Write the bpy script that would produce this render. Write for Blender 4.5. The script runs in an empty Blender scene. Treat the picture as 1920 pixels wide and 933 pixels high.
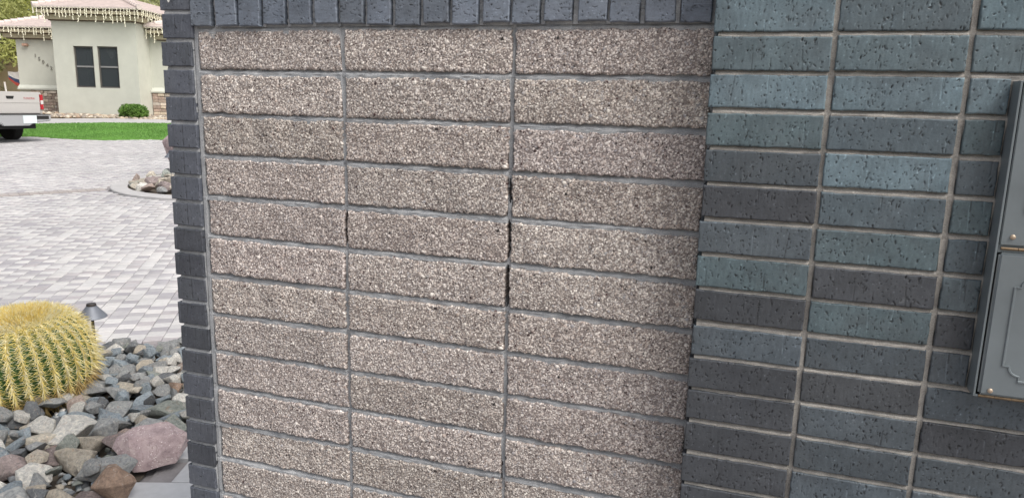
import bpy, bmesh, math, random
import numpy as np
from mathutils import Vector, Matrix, noise as mnoise

rad = math.radians
scene = bpy.context.scene
COL = scene.collection
random.seed(7)
RNG = np.random.default_rng(7)

# ------------------------------------------------------------------ camera, sky, sun, exposure
EYE = 1.58
FPX, YAW, PITCH, ROLL = 1387.61, -0.3187, -0.1936, 0.0257
CX, CY = 0.9154, -1.5147
ZS = EYE + 0.1597                      # underside of the soldier course above the block panel
FW = Vector((math.sin(YAW), math.cos(YAW), 0))
RT = Vector((math.cos(YAW), -math.sin(YAW), 0))
_fw = Vector((math.sin(YAW)*math.cos(PITCH), math.cos(YAW)*math.cos(PITCH), math.sin(PITCH)))
_up = RT.cross(_fw)
_r2 = math.cos(ROLL)*RT + math.sin(ROLL)*_up
_u2 = -math.sin(ROLL)*RT + math.cos(ROLL)*_up
cam_d = bpy.data.cameras.new('camera')
cam_d.sensor_fit = 'HORIZONTAL'; cam_d.sensor_width = 36.0; cam_d.lens = FPX*36/1920
cam_d.clip_start = 0.05; cam_d.clip_end = 2000
cam = bpy.data.objects.new('camera', cam_d); COL.objects.link(cam)
cam.matrix_world = Matrix(((_r2.x, _u2.x, -_fw.x, CX), (_r2.y, _u2.y, -_fw.y, CY), (_r2.z, _u2.z, -_fw.z, EYE), (0, 0, 0, 1)))
scene.camera = cam

SUN_EL = rad(52)
SUN_DIR = Vector((0.86, -0.40, 0)).normalized()      # horizontal direction towards the sun
world = bpy.data.worlds.new('World'); scene.world = world; world.use_nodes = True
wn = world.node_tree.nodes; wl = world.node_tree.links
bg = wn['Background']
sky = wn.new('ShaderNodeTexSky'); sky.sky_type = 'NISHITA'; sky.sun_disc = False
sky.sun_elevation = SUN_EL; sky.sun_rotation = math.atan2(SUN_DIR.x, SUN_DIR.y)
sky.air_density = 1.0; sky.dust_density = 4.0; sky.ozone_density = 1.0
hsv = wn.new('ShaderNodeHueSaturation'); hsv.inputs['Saturation'].default_value = 0.36
wl.new(sky.outputs[0], hsv.inputs['Color']); wl.new(hsv.outputs[0], bg.inputs['Color'])
bg.inputs['Strength'].default_value = 0.088
sun_d = bpy.data.lights.new('sun', 'SUN'); sun_d.energy = 1.5; sun_d.angle = rad(30); sun_d.color = (1, .965, .92)
sun = bpy.data.objects.new('sun', sun_d); COL.objects.link(sun)
sd = Vector((SUN_DIR.x*math.cos(SUN_EL), SUN_DIR.y*math.cos(SUN_EL), math.sin(SUN_EL)))
sun.rotation_euler = sd.to_track_quat('Z', 'Y').to_euler()
sun.location = sd*20
vs = scene.view_settings
vs.view_transform = 'Standard'; vs.look = 'None'; vs.gamma = 1; vs.exposure = 0.86; vs.use_curve_mapping = False

# ------------------------------------------------------------------ helpers
def lin(r, g, b):
    f = lambda c: (c/255/12.92) if c/255 <= .04045 else ((c/255+.055)/1.055)**2.4
    return (f(r), f(g), f(b), 1.0)

def gz(t):
    return float(np.interp(t, [0, 6, 20.3, 27, 400], [0, 0, .271, .81, .81]))

def W(r, t, z):                                     # camera-yaw aligned plan position -> world
    return Vector((CX, CY, 0)) + RT*r + FW*t + Vector((0, 0, z))

def G(r, t, dz=0.0):
    return W(r, t, gz(t)+dz)

def tag(o, label=None, cat=None, group=None, kind=None):
    if label: o['label'] = label
    if cat: o['category'] = cat
    if group: o['group'] = group
    if kind: o['kind'] = kind
    return o

def link(o, parent=None):
    COL.objects.link(o)
    if parent is not None:
        o.parent = parent
    return o

def empty(name, loc=(0, 0, 0), rz=0.0):
    o = bpy.data.objects.new(name, None); o.empty_display_size = .1
    o.location = loc; o.rotation_euler = (0, 0, rz)
    return link(o)

def mesh_np(name, verts, quads, cols=None, mats=None, smooth=False, matidx=None):
    me = bpy.data.meshes.new(name)
    verts = np.asarray(verts, dtype=np.float32); quads = np.asarray(quads, dtype=np.int32)
    n = quads.shape[1]
    me.vertices.add(len(verts)); me.vertices.foreach_set('co', verts.ravel())
    me.loops.add(quads.size); me.loops.foreach_set('vertex_index', quads.ravel())
    me.polygons.add(len(quads))
    me.polygons.foreach_set('loop_start', np.arange(0, quads.size, n, dtype=np.int32))
    me.polygons.foreach_set('loop_total', np.full(len(quads), n, dtype=np.int32))
    if smooth is not False:
        sm = np.full(len(quads), True) if smooth is True else smooth
        me.polygons.foreach_set('use_smooth', sm)
    if matidx is not None: me.polygons.foreach_set('material_index', np.asarray(matidx, dtype=np.int32))
    me.update(calc_edges=True)
    if cols is not None:
        ca = me.color_attributes.new('Col', 'FLOAT_COLOR', 'POINT')
        c4 = np.ones((len(verts), 4), dtype=np.float32); c4[:, :3] = cols
        ca.data.foreach_set('color', c4.ravel())
    for m in (mats or []): me.materials.append(m)
    return me

def obj(name, me, parent=None, loc=None, rot=None, mat=None):
    o = bpy.data.objects.new(name, me)
    if loc is not None: o.location = loc
    if rot is not None: o.rotation_euler = rot
    if mat is not None and len(me.materials) == 0: me.materials.append(mat)
    return link(o, parent)

class MB:
    """collects simple shapes, then builds ONE mesh object"""
    def __init__(s): s.v = []; s.f = []
    def add(s, vs_, fs):
        k = len(s.v); s.v += [tuple(v) for v in vs_]; s.f += [tuple(i+k for i in f) for f in fs]; return s
    def box(s, a, b, rz=0):
        (x0, y0, z0), (x1, y1, z1) = a, b
        vs_ = [(x, y, z) for z in (z0, z1) for y in (y0, y1) for x in (x0, x1)]
        return s.add(vs_, [(0, 2, 3, 1), (4, 5, 7, 6), (0, 1, 5, 4), (2, 6, 7, 3), (0, 4, 6, 2), (1, 3, 7, 5)])
    def prism(s, pts, axis, a, b):
        """extrude a 2D polygon along axis x/y/z from a to b"""
        n = len(pts)
        def mk(p, q):
            return {'x': (q, p[0], p[1]), 'y': (p[0], q, p[1]), 'z': (p[0], p[1], q)}[axis]
        vs_ = [mk(p, a) for p in pts]+[mk(p, b) for p in pts]
        fs = [tuple(range(n))[::-1], tuple(range(n, 2*n))]+[(i, (i+1) % n, n+(i+1) % n, n+i) for i in range(n)]
        return s.add(vs_, fs)
    def lathe(s, prof, n=24, c=(0, 0, 0), axis='z'):
        vs_ = []; fs = []
        for (r, z) in prof:
            for i in range(n):
                a = 2*math.pi*i/n; p = (r*math.cos(a), r*math.sin(a), z)
                if axis == 'x': p = (p[2], p[0], p[1])
                if axis == 'y': p = (p[0], p[2], p[1])
                vs_.append((p[0]+c[0], p[1]+c[1], p[2]+c[2]))
        for j in range(len(prof)-1):
            for i in range(n):
                fs.append((j*n+i, j*n+(i+1) % n, (j+1)*n+(i+1) % n, (j+1)*n+i))
        fs.append(tuple(range(n))[::-1]); fs.append(tuple((len(prof)-1)*n+i for i in range(n)))
        return s.add(vs_, fs)
    def tube(s, pts, r, n=6, closed=False):
        pts = [Vector(p) for p in pts]; m = len(pts); vs_ = []; fs = []
        for i, p in enumerate(pts):
            d = (pts[(i+1) % m]-pts[i-1]) if closed else (pts[min(i+1, m-1)]-pts[max(i-1, 0)])
            d.normalize(); a = d.orthogonal().normalized() if abs(d.y) > .95 else d.cross(Vector((0, 1, 0))).normalized()
            b = d.cross(a); rr = r[i] if isinstance(r, (list, tuple)) else r
            for k in range(n):
                t = 2*math.pi*k/n; q = p+a*rr*math.cos(t)+b*rr*math.sin(t); vs_.append(tuple(q))
        for i in range(m if closed else m-1):
            j = (i+1) % m
            for k in range(n): fs.append((i*n+k, i*n+(k+1) % n, j*n+(k+1) % n, j*n+k))
        if not closed: fs.append(tuple(range(n))[::-1]); fs.append(tuple((m-1)*n+k for k in range(n)))
        return s.add(vs_, fs)
    def mesh(s, name, mat, bevel=0, seg=2, smooth=False):
        me = bpy.data.meshes.new(name); me.from_pydata(s.v, [], s.f); me.update()
        bm = bmesh.new(); bm.from_mesh(me)
        bmesh.ops.recalc_face_normals(bm, faces=bm.faces)
        if bevel:
            es = [e for e in bm.edges if len(e.link_faces) == 2 and e.calc_face_angle(0) > .6]
            bmesh.ops.bevel(bm, geom=es, offset=bevel, segments=seg, affect='EDGES', clamp_overlap=True)
        bm.to_mesh(me); bm.free()
        if smooth:
            for p in me.polygons: p.use_smooth = True
            me.set_sharp_from_angle(angle=rad(38))
        me.materials.append(mat)
        return me
    def build(s, name, mat, parent=None, bevel=0, seg=2, smooth=False, loc=None, rot=None):
        return obj(name, s.mesh(name, mat, bevel, seg, smooth), parent, loc, rot)

# ---- materials
def mat_new(name):
    m = bpy.data.materials.new(name); m.use_nodes = True
    nt = m.node_tree; b = nt.nodes['Principled BSDF']
    return m, nt.nodes, nt.links, b

def mk_mix(n, l, fac, a, b, blend='MIX'):
    x = n.new('ShaderNodeMix'); x.data_type = 'RGBA'; x.blend_type = blend
    for sock, v in ((x.inputs['Factor'], fac), (x.inputs['A'], a), (x.inputs['B'], b)):
        if isinstance(v, bpy.types.NodeSocket): l.new(v, sock)
        else: sock.default_value = v
    return x.outputs['Result']

def mk_noise(n, l, scale, detail=4, rough=.55, vec=None, out='Fac', dist=0.0):
    x = n.new('ShaderNodeTexNoise'); x.inputs['Scale'].default_value = scale
    x.inputs['Detail'].default_value = detail; x.inputs['Roughness'].default_value = rough
    x.inputs['Distortion'].default_value = dist
    if vec is not None: l.new(vec, x.inputs['Vector'])
    return x.outputs[out]

def mk_ramp(n, l, fac, stops):
    x = n.new('ShaderNodeValToRGB'); e = x.color_ramp.elements
    while len(e) < len(stops): e.new(.5)
    for i, (p, c) in enumerate(stops):
        e[i].position = p; e[i].color = c if len(c) == 4 else (*c, 1)
    l.new(fac, x.inputs['Fac']); return x.outputs['Color']

def mk_bump(n, l, h, b, strength=.3, dist=.002):
    x = n.new('ShaderNodeBump'); x.inputs['Strength'].default_value = strength; x.inputs['Distance'].default_value = dist
    l.new(h, x.inputs['Height']); l.new(x.outputs[0], b.inputs['Normal']); return x

def objvec(n, l, rnd=True):
    tc = n.new('ShaderNodeTexCoord')
    if not rnd: return tc.outputs['Object']
    oi = n.new('ShaderNodeObjectInfo'); mul = n.new('ShaderNodeVectorMath'); mul.operation = 'MULTIPLY_ADD'
    cmb = n.new('ShaderNodeCombineXYZ')
    m2 = n.new('ShaderNodeMath'); m2.operation = 'MULTIPLY'; m2.inputs[1].default_value = 37.0
    l.new(oi.outputs['Random'], m2.inputs[0])
    l.new(m2.outputs[0], cmb.inputs[0]); l.new(oi.outputs['Random'], cmb.inputs[1]); l.new(m2.outputs[0], cmb.inputs[2])
    add = n.new('ShaderNodeVectorMath'); add.operation = 'ADD'
    l.new(tc.outputs['Object'], add.inputs[0]); l.new(cmb.outputs[0], add.inputs[1])
    n.remove(mul)
    return add.outputs[0]

def plain(name, col, rough=.6, metal=0.0, nscale=None, namt=.15, bump=0, spec=.5, coat=0.0):
    m, n, l, b = mat_new(name)
    b.inputs['Roughness'].default_value = rough; b.inputs['Metallic'].default_value = metal
    b.inputs['Specular IOR Level'].default_value = spec
    b.inputs['Coat Weight'].default_value = coat
    if nscale:
        v = objvec(n, l)
        f = mk_noise(n, l, nscale, 5, .6, v)
        lo = tuple(c*(1-namt) for c in col[:3])+(1,); hi = tuple(min(1, c*(1+namt)) for c in col[:3])+(1,)
        l.new(mk_ramp(n, l, f, [(.3, lo), (.7, hi)]), b.inputs['Base Color'])
        if bump: mk_bump(n, l, mk_noise(n, l, nscale*6, 4, .6, v), b, bump, .004)
    else: b.inputs['Base Color'].default_value = col
    return m

def m_aggregate():
    m, n, l, b = mat_new('exposed_aggregate')
    a = n.new('ShaderNodeVertexColor'); a.layer_name = 'Col'
    v = objvec(n, l)
    f = mk_noise(n, l, 7, 4, .6, v)
    tint = mk_ramp(n, l, f, [(.3, (.90, .88, .87)), (.7, (1.06, 1.04, 1.02))])
    oi = n.new('ShaderNodeObjectInfo')
    c = mk_mix(n, l, 1.0, a.outputs[0], tint, 'MULTIPLY')
    c = mk_mix(n, l, 1.0, c, oi.outputs['Color'], 'MULTIPLY')
    l.new(c, b.inputs['Base Color']); b.inputs['Roughness'].default_value = .78
    b.inputs['Specular IOR Level'].default_value = .35
    mk_bump(n, l, mk_noise(n, l, 900, 2, .5, v), b, .25, .001)
    return m

def m_pitted_brick():
    m, n, l, b = mat_new('pitted_brick')
    a = n.new('ShaderNodeVertexColor'); a.layer_name = 'Col'
    v = objvec(n, l)
    oi = n.new('ShaderNodeObjectInfo')
    f = mk_noise(n, l, 14, 5, .6, v)
    tint = mk_ramp(n, l, f, [(.25, (.80, .82, .84)), (.5, (1, 1, 1)), (.78, (1.16, 1.14, 1.12))])
    g = mk_noise(n, l, 260, 3, .7, v)
    grain = mk_ramp(n, l, g, [(.3, (.86, .86, .86)), (.7, (1.12, 1.12, 1.12))])
    c = mk_mix(n, l, 1.0, oi.outputs['Color'], tint, 'MULTIPLY')
    fl = mk_ramp(n, l, mk_noise(n, l, 6, 4, .65, v, dist=.8), [(.45, (0, 0, 0)), (.78, (.6,)*3)])
    c = mk_mix(n, l, fl, c, lin(78, 82, 86))
    ef = mk_ramp(n, l, mk_noise(n, l, 45, 5, .7, v, dist=.5), [(.64, (0, 0, 0)), (.80, (.16,)*3)])
    c = mk_mix(n, l, ef, c, lin(176, 178, 178))
    c = mk_mix(n, l, 1.0, c, grain, 'MULTIPLY')
    c = mk_mix(n, l, 1.0, c, a.outputs[0], 'MULTIPLY')  # vertex colour brings in grain and the painted shade of the pits
    l.new(c, b.inputs['Base Color'])
    rr = mk_ramp(n, l, mk_noise(n, l, 30, 4, .6, v), [(.3, (.40,)*3), (.75, (.58,)*3)])
    l.new(rr, b.inputs['Roughness'])
    b.inputs['Specular IOR Level'].default_value = .5
    mk_bump(n, l, mk_noise(n, l, 420, 3, .6, v), b, .22, .0012)
    return m

def m_mortar(name, c0, c1):
    m, n, l, b = mat_new(name)
    v = objvec(n, l, False)
    f = mk_noise(n, l, 22, 5, .65, v)
    g = mk_noise(n, l, 420, 3, .7, v)
    c = mk_ramp(n, l, f, [(.3, c0), (.72, c1)])
    sp = mk_ramp(n, l, g, [(.32, (.72,)*3), (.55, (1,)*3), (.75, (1.22,)*3)])
    c = mk_mix(n, l, 1.0, c, sp, 'MULTIPLY')
    l.new(c, b.inputs['Base Color']); b.inputs['Roughness'].default_value = .92
    b.inputs['Specular IOR Level'].default_value = .2
    mk_bump(n, l, g, b, .5, .002)
    return m

def m_rock():
    m, n, l, b = mat_new('landscape_rock')
    oi = n.new('ShaderNodeObjectInfo'); v = objvec(n, l)
    f = mk_noise(n, l, 13, 6, .62, v, dist=.6)
    t1 = mk_ramp(n, l, f, [(.28, (.62, .62, .64)), (.5, (1.12, 1.12, 1.12)), (.72, (1.6, 1.55, 1.46))])
    c = mk_mix(n, l, 1.0, oi.outputs['Color'], t1, 'MULTIPLY')
    # rusty mineral stains
    f2 = mk_noise(n, l, 7, 4, .6, v, dist=1.2)
    mk = mk_ramp(n, l, f2, [(.58, (0, 0, 0)), (.74, (.5,)*3)])
    c = mk_mix(n, l, mk, c, lin(168, 128, 96), 'MIX')
    # pale quartz veins
    wv = n.new('ShaderNodeTexWave'); wv.inputs['Scale'].default_value = 1.3; wv.inputs['Distortion'].default_value = 14
    wv.inputs['Detail'].default_value = 3; wv.inputs['Detail Scale'].default_value = 2; l.new(v, wv.inputs['Vector'])
    vg = mk_ramp(n, l, mk_noise(n, l, 5, 3, .6, v), [(.52, (0, 0, 0)), (.62, (1, 1, 1))])
    vm = mk_mix(n, l, 1.0, mk_ramp(n, l, wv.outputs['Fac'], [(.93, (0, 0, 0)), (.99, (.6,)*3)]), vg, 'MULTIPLY')
    c = mk_mix(n, l, vm, c, lin(214, 208, 200), 'MIX')
    g = mk_noise(n, l, 190, 3, .7, v)
    sp = mk_ramp(n, l, g, [(.3, (.75,)*3), (.5, (1,)*3), (.72, (1.25,)*3)])
    c = mk_mix(n, l, 1.0, c, sp, 'MULTIPLY')
    l.new(c, b.inputs['Base Color']); b.inputs['Roughness'].default_value = .8
    b.inputs['Specular IOR Level'].default_value = .35
    h = n.new('ShaderNodeMath'); h.operation = 'ADD'
    l.new(mk_noise(n, l, 34, 6, .65, v), h.inputs[0]); l.new(mk_noise(n, l, 160, 3, .6, v), h.inputs[1])
    mk_bump(n, l, h.outputs[0], b, .75, .012)
    return m

def m_speckled_boulder():
    m, n, l, b = mat_new('speckled_mauve_stone')
    v = objvec(n, l)
    f = mk_noise(n, l, 6, 5, .6, v, dist=.5)
    c = mk_ramp(n, l, f, [(.3, lin(144, 126, 127)), (.5, lin(170, 151, 151)), (.75, lin(190, 174, 170))])
    vo = n.new('ShaderNodeTexVoronoi'); vo.inputs['Scale'].default_value = 30; l.new(v, vo.inputs['Vector'])
    msk = mk_ramp(n, l, vo.outputs['Distance'], [(.17, (1, 1, 1)), (.24, (0, 0, 0))])
    f2 = mk_noise(n, l, 9, 3, .6, v)
    gate = mk_ramp(n, l, f2, [(.46, (0, 0, 0)), (.54, (1, 1, 1))])
    msk = mk_mix(n, l, 1.0, msk, gate, 'MULTIPLY')
    c = mk_mix(n, l, msk, c, lin(232, 224, 220))
    f3 = mk_noise(n, l, 3.2, 4, .6, v, dist=1.6)
    crk = mk_ramp(n, l, f3, [(.485, (0, 0, 0)), (.5, (.6,)*3), (.515, (0, 0, 0))])
    c = mk_mix(n, l, crk, c, lin(110, 92, 98))
    l.new(c, b.inputs['Base Color']); b.inputs['Roughness'].default_value = .75
    mk_bump(n, l, mk_noise(n, l, 45, 5, .6, v), b, .35, .006)
    return m

def m_vcol(name, rough=.85, nscale=60, namt=.12, spec=.3, bump=.2, bscale=300):
    m, n, l, b = mat_new(name)
    a = n.new('ShaderNodeVertexColor'); a.layer_name = 'Col'
    v = objvec(n, l, False)
    t = mk_ramp(n, l, mk_noise(n, l, nscale, 4, .65, v), [(.3, (1-namt,)*3), (.7, (1+namt,)*3)])
    c = mk_mix(n, l, 1.0, a.outputs[0], t, 'MULTIPLY')
    l.new(c, b.inputs['Base Color']); b.inputs['Roughness'].default_value = rough
    b.inputs['Specular IOR Level'].default_value = spec
    if bump: mk_bump(n, l, mk_noise(n, l, bscale, 3, .6, v), b, bump, .002)
    return m

def m_objcol(name, rough=.85, nscale=60, namt=.12, spec=.3, bump=.25, bscale=300):
    m, n, l, b = mat_new(name)
    oi = n.new('ShaderNodeObjectInfo'); v = objvec(n, l)
    t = mk_ramp(n, l, mk_noise(n, l, nscale, 4, .65, v), [(.3, (1-namt,)*3), (.7, (1+namt,)*3)])
    c = mk_mix(n, l, 1.0, oi.outputs['Color'], t, 'MULTIPLY')
    l.new(c, b.inputs['Base Color']); b.inputs['Roughness'].default_value = rough
    b.inputs['Specular IOR Level'].default_value = spec
    if bump: mk_bump(n, l, mk_noise(n, l, bscale, 3, .6, v), b, bump, .002)
    return m

def m_leaf(name, c0, c1, nscale=3):
    m, n, l, b = mat_new(name)
    a = n.new('ShaderNodeVertexColor'); a.layer_name = 'Col'
    v = objvec(n, l, False)
    t = mk_ramp(n, l, mk_noise(n, l, nscale, 3, .6, v), [(.3, c0), (.7, c1)])
    c = mk_mix(n, l, 1.0, t, a.outputs[0], 'MULTIPLY')
    l.new(c, b.inputs['Base Color']); b.inputs['Roughness'].default_value = .6
    tr = n.new('ShaderNodeBsdfTranslucent'); l.new(c, tr.inputs['Color'])
    mx = n.new('ShaderNodeMixShader'); mx.inputs[0].default_value = .35
    l.new(b.outputs[0], mx.inputs[1]); l.new(tr.outputs[0], mx.inputs[2])
    l.new(mx.outputs[0], n['Material Output'].inputs['Surface'])
    return m

def m_ground(name, stops, scale=3, bump=.3, bscale=40):
    m, n, l, b = mat_new(name)
    v = objvec(n, l, False)
    f = mk_noise(n, l, scale, 7, .65, v)
    l.new(mk_ramp(n, l, f, stops), b.inputs['Base Color']); b.inputs['Roughness'].default_value = .9
    b.inputs['Specular IOR Level'].default_value = .2
    mk_bump(n, l, mk_noise(n, l, bscale, 5, .6, v), b, bump, .01)
    return m

def m_glass(name):
    m, n, l, b = mat_new(name)
    b.inputs['Base Color'].default_value = lin(70, 76, 80)
    b.inputs['Roughness'].default_value = .06; b.inputs['Alpha'].default_value = .62
    b.inputs['Specular IOR Level'].default_value = .6
    return m

M_AGG = m_aggregate(); M_BRICK = m_pitted_brick()
M_MORT = m_mortar('grey_mortar', lin(140, 143, 147), lin(178, 179, 180))
M_MORT2 = m_mortar('buff_mortar', lin(146, 142, 137), lin(188, 183, 175))
M_ROCK = m_rock(); M_BOULDER = m_speckled_boulder()
M_STUCCO = plain('sage_stucco', lin(196, 197, 186), .9, 0, 3, .05, .25)
M_FASCIA = plain('tan_fascia', lin(184, 176, 152), .8, 0, 4, .08)
M_DARKTRIM = plain('brown_trim', lin(96, 82, 72), .8)
M_FRAME = plain('window_frame', lin(88, 84, 80), .5)
M_DARK = plain('dark_interior', lin(62, 58, 56), .9)
M_CURTAIN = plain('pale_curtain', lin(196, 196, 186), .9)
M_GLASS = m_glass('window_glass')
M_CONC = m_ground('pale_concrete', [(.3, lin(172, 170, 169)), (.7, lin(188, 186, 185))], 4, .15, 60)
M_BLACK = plain('black_rubber', lin(34, 33, 32), .75, 0, 12, .15)

# ------------------------------------------------------------------ height-field pieces (blocks, bricks, mortar)
def vnoise(x, y, seed):
    r = np.random.default_rng(seed).random((64, 64))
    xi = np.floor(x).astype(int); yi = np.floor(y).astype(int); fx = x-xi; fy = y-yi
    fx = fx*fx*(3-2*fx); fy = fy*fy*(3-2*fy)
    g = lambda a, b: r[a % 64, b % 64]
    return (g(xi, yi)*(1-fx)+g(xi+1, yi)*fx)*(1-fy)+(g(xi, yi+1)*(1-fx)+g(xi+1, yi+1)*fx)*fy-.5

def piece_mesh(name, X, Z, H, C, depth, mat, backcol):
    """front height field (towards -Y) closed by four sides and a back"""
    nz, nx = X.shape
    v = np.stack([X, -H, Z], -1).reshape(-1, 3)
    idx = np.arange(nz*nx).reshape(nz, nx)
    q = np.stack([idx[:-1, :-1], idx[:-1, 1:], idx[1:, 1:], idx[1:, :-1]], -1).reshape(-1, 4)
    ring = np.concatenate([idx[0, :-1], idx[:-1, -1], idx[-1, :0:-1], idx[:0:-1, 0]])
    n = len(ring); base = len(v)
    vb = v[ring].copy(); vb[:, 1] = depth
    v = np.concatenate([v, vb, [[0, depth, 0]]])
    j = np.arange(n); k = (j+1) % n
    sides = np.stack([ring[j], base+j, base+k, ring[k]], -1)
    back = np.stack([base+j[::2], np.full(len(j[::2]), base+n), base+(j[::2]+2) % n, base+(j[::2]+1) % n], -1)
    sm = np.concatenate([np.full(len(q), True), np.full(len(sides)+len(back), False)])
    cols = np.concatenate([C.reshape(-1, 3), C.reshape(-1, 3)[ring], [backcol]])
    return mesh_np(name, v, np.concatenate([q, sides, back]), cols, [mat], sm)

PEB = np.array([lin(*c)[:3] for c in [(194, 186, 179), (180, 171, 164), (168, 159, 152), (160, 154, 151), (188, 181, 176), (206, 200, 195), (148, 137, 131), (174, 161, 152), (156, 154, 156), (130, 123, 120)]])
PW = np.array([.16, .16, .14, .12, .12, .07, .08, .07, .05, .03]); PW /= PW.sum()

def block_variant(k, w):
    rg = np.random.default_rng(100+k); h = .0902; st = .00118
    nx = int(w/st)//2*2+1; nz = int(h/st)//2*2+1
    xs = np.linspace(-w/2, w/2, nx); zs = np.linspace(-h/2, h/2, nz)
    X, Z = np.meshgrid(xs, zs)
    H = vnoise(X/.05+9, Z/.05+9, k)*.0045+vnoise(X/.012+9, Z/.012+9, k+50)*.0013
    C = np.empty(X.shape+(3,)); base = np.array(lin(132, 124, 121)[:3]); C[:] = base*(1+.25*vnoise(X/.006, Z/.006, k+70))[..., None]
    area = w*h; dx = xs[1]-xs[0]; dz = zs[1]-zs[0]
    B = H.copy()
    N = int(area/.66e-5)
    pr = rg.random(N)
    for i in range(N):
        a = .0010+.0014*pr[i]**1.7
        if i > N-44: a = rg.uniform(.0026, .0046)
        b = a*rg.uniform(.55, 1); th = rg.uniform(0, math.pi)
        px = rg.uniform(-w/2, w/2); pz = rg.uniform(-h/2, h/2)
        i0 = max(0, int((px-a+w/2)/dx)); i1 = min(nx, int((px+a+w/2)/dx)+2)
        j0 = max(0, int((pz-a+h/2)/dz)); j1 = min(nz, int((pz+a+h/2)/dz)+2)
        if i1 <= i0 or j1 <= j0: continue
        ux = X[j0:j1, i0:i1]-px; uz = Z[j0:j1, i0:i1]-pz
        q = ((ux*math.cos(th)+uz*math.sin(th))/a)**2+((uz*math.cos(th)-ux*math.sin(th))/b)**2
        hh = B[j0:j1, i0:i1].mean()+rg.uniform(-.0004, .0006)+b*.55*np.sqrt(np.clip(1-q, 0, 1))
        mk = (q < 1) & (hh > H[j0:j1, i0:i1])
        u = rg.random()
        if u < .05: col = np.array(lin(rg.uniform(52, 80), 54, 54)[:3])
        elif u < .125: col = np.array(lin(238, 233, 226)[:3])*rg.uniform(.85, 1.1)
        elif u < .085: col = np.array(lin(186, 152, 124)[:3])
        else: col = PEB[rg.choice(len(PEB), p=PW)]*rg.uniform(.70, 1.28)*np.array([1.17, 1.18, 1.20])
        H[j0:j1, i0:i1][mk] = hh[mk]; C[j0:j1, i0:i1][mk] = col
    # split, ragged arrises
    e = np.minimum(np.minimum(X+w/2, w/2-X), np.minimum(Z+h/2, h/2-Z))
    rr = .006+.004*vnoise(X/.02, Z/.02, k+20)
    H -= np.where(e < rr, .0065*(1-np.sqrt(np.clip(1-(1-e/rr)**2, 0, 1))), 0)
    jx = .0042*vnoise(Z/.007, Z*0+k, 3)+.003*vnoise(Z/.03, Z*0+k+.4, 4)
    jz = .0040*vnoise(X/.007, X*0+k, 5)+.0036*vnoise(X/.035, X*0+k+.4, 6)
    jz2 = .0040*vnoise(X/.007, X*0+k+7, 5)+.0036*vnoise(X/.035, X*0+k+7.4, 6)
    wx = np.clip(abs(X)/(w/2)*4-3, 0, 1); wz = np.clip(abs(Z)/(h/2)*2-1, 0, 1)
    X2 = X+jx*wx*np.where(X > 0, 1, -.8); Z2 = Z+np.where(Z > 0, jz, jz2)*wz
    return piece_mesh('block', X2, Z2, H, C, .05, M_AGG, base)

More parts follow.
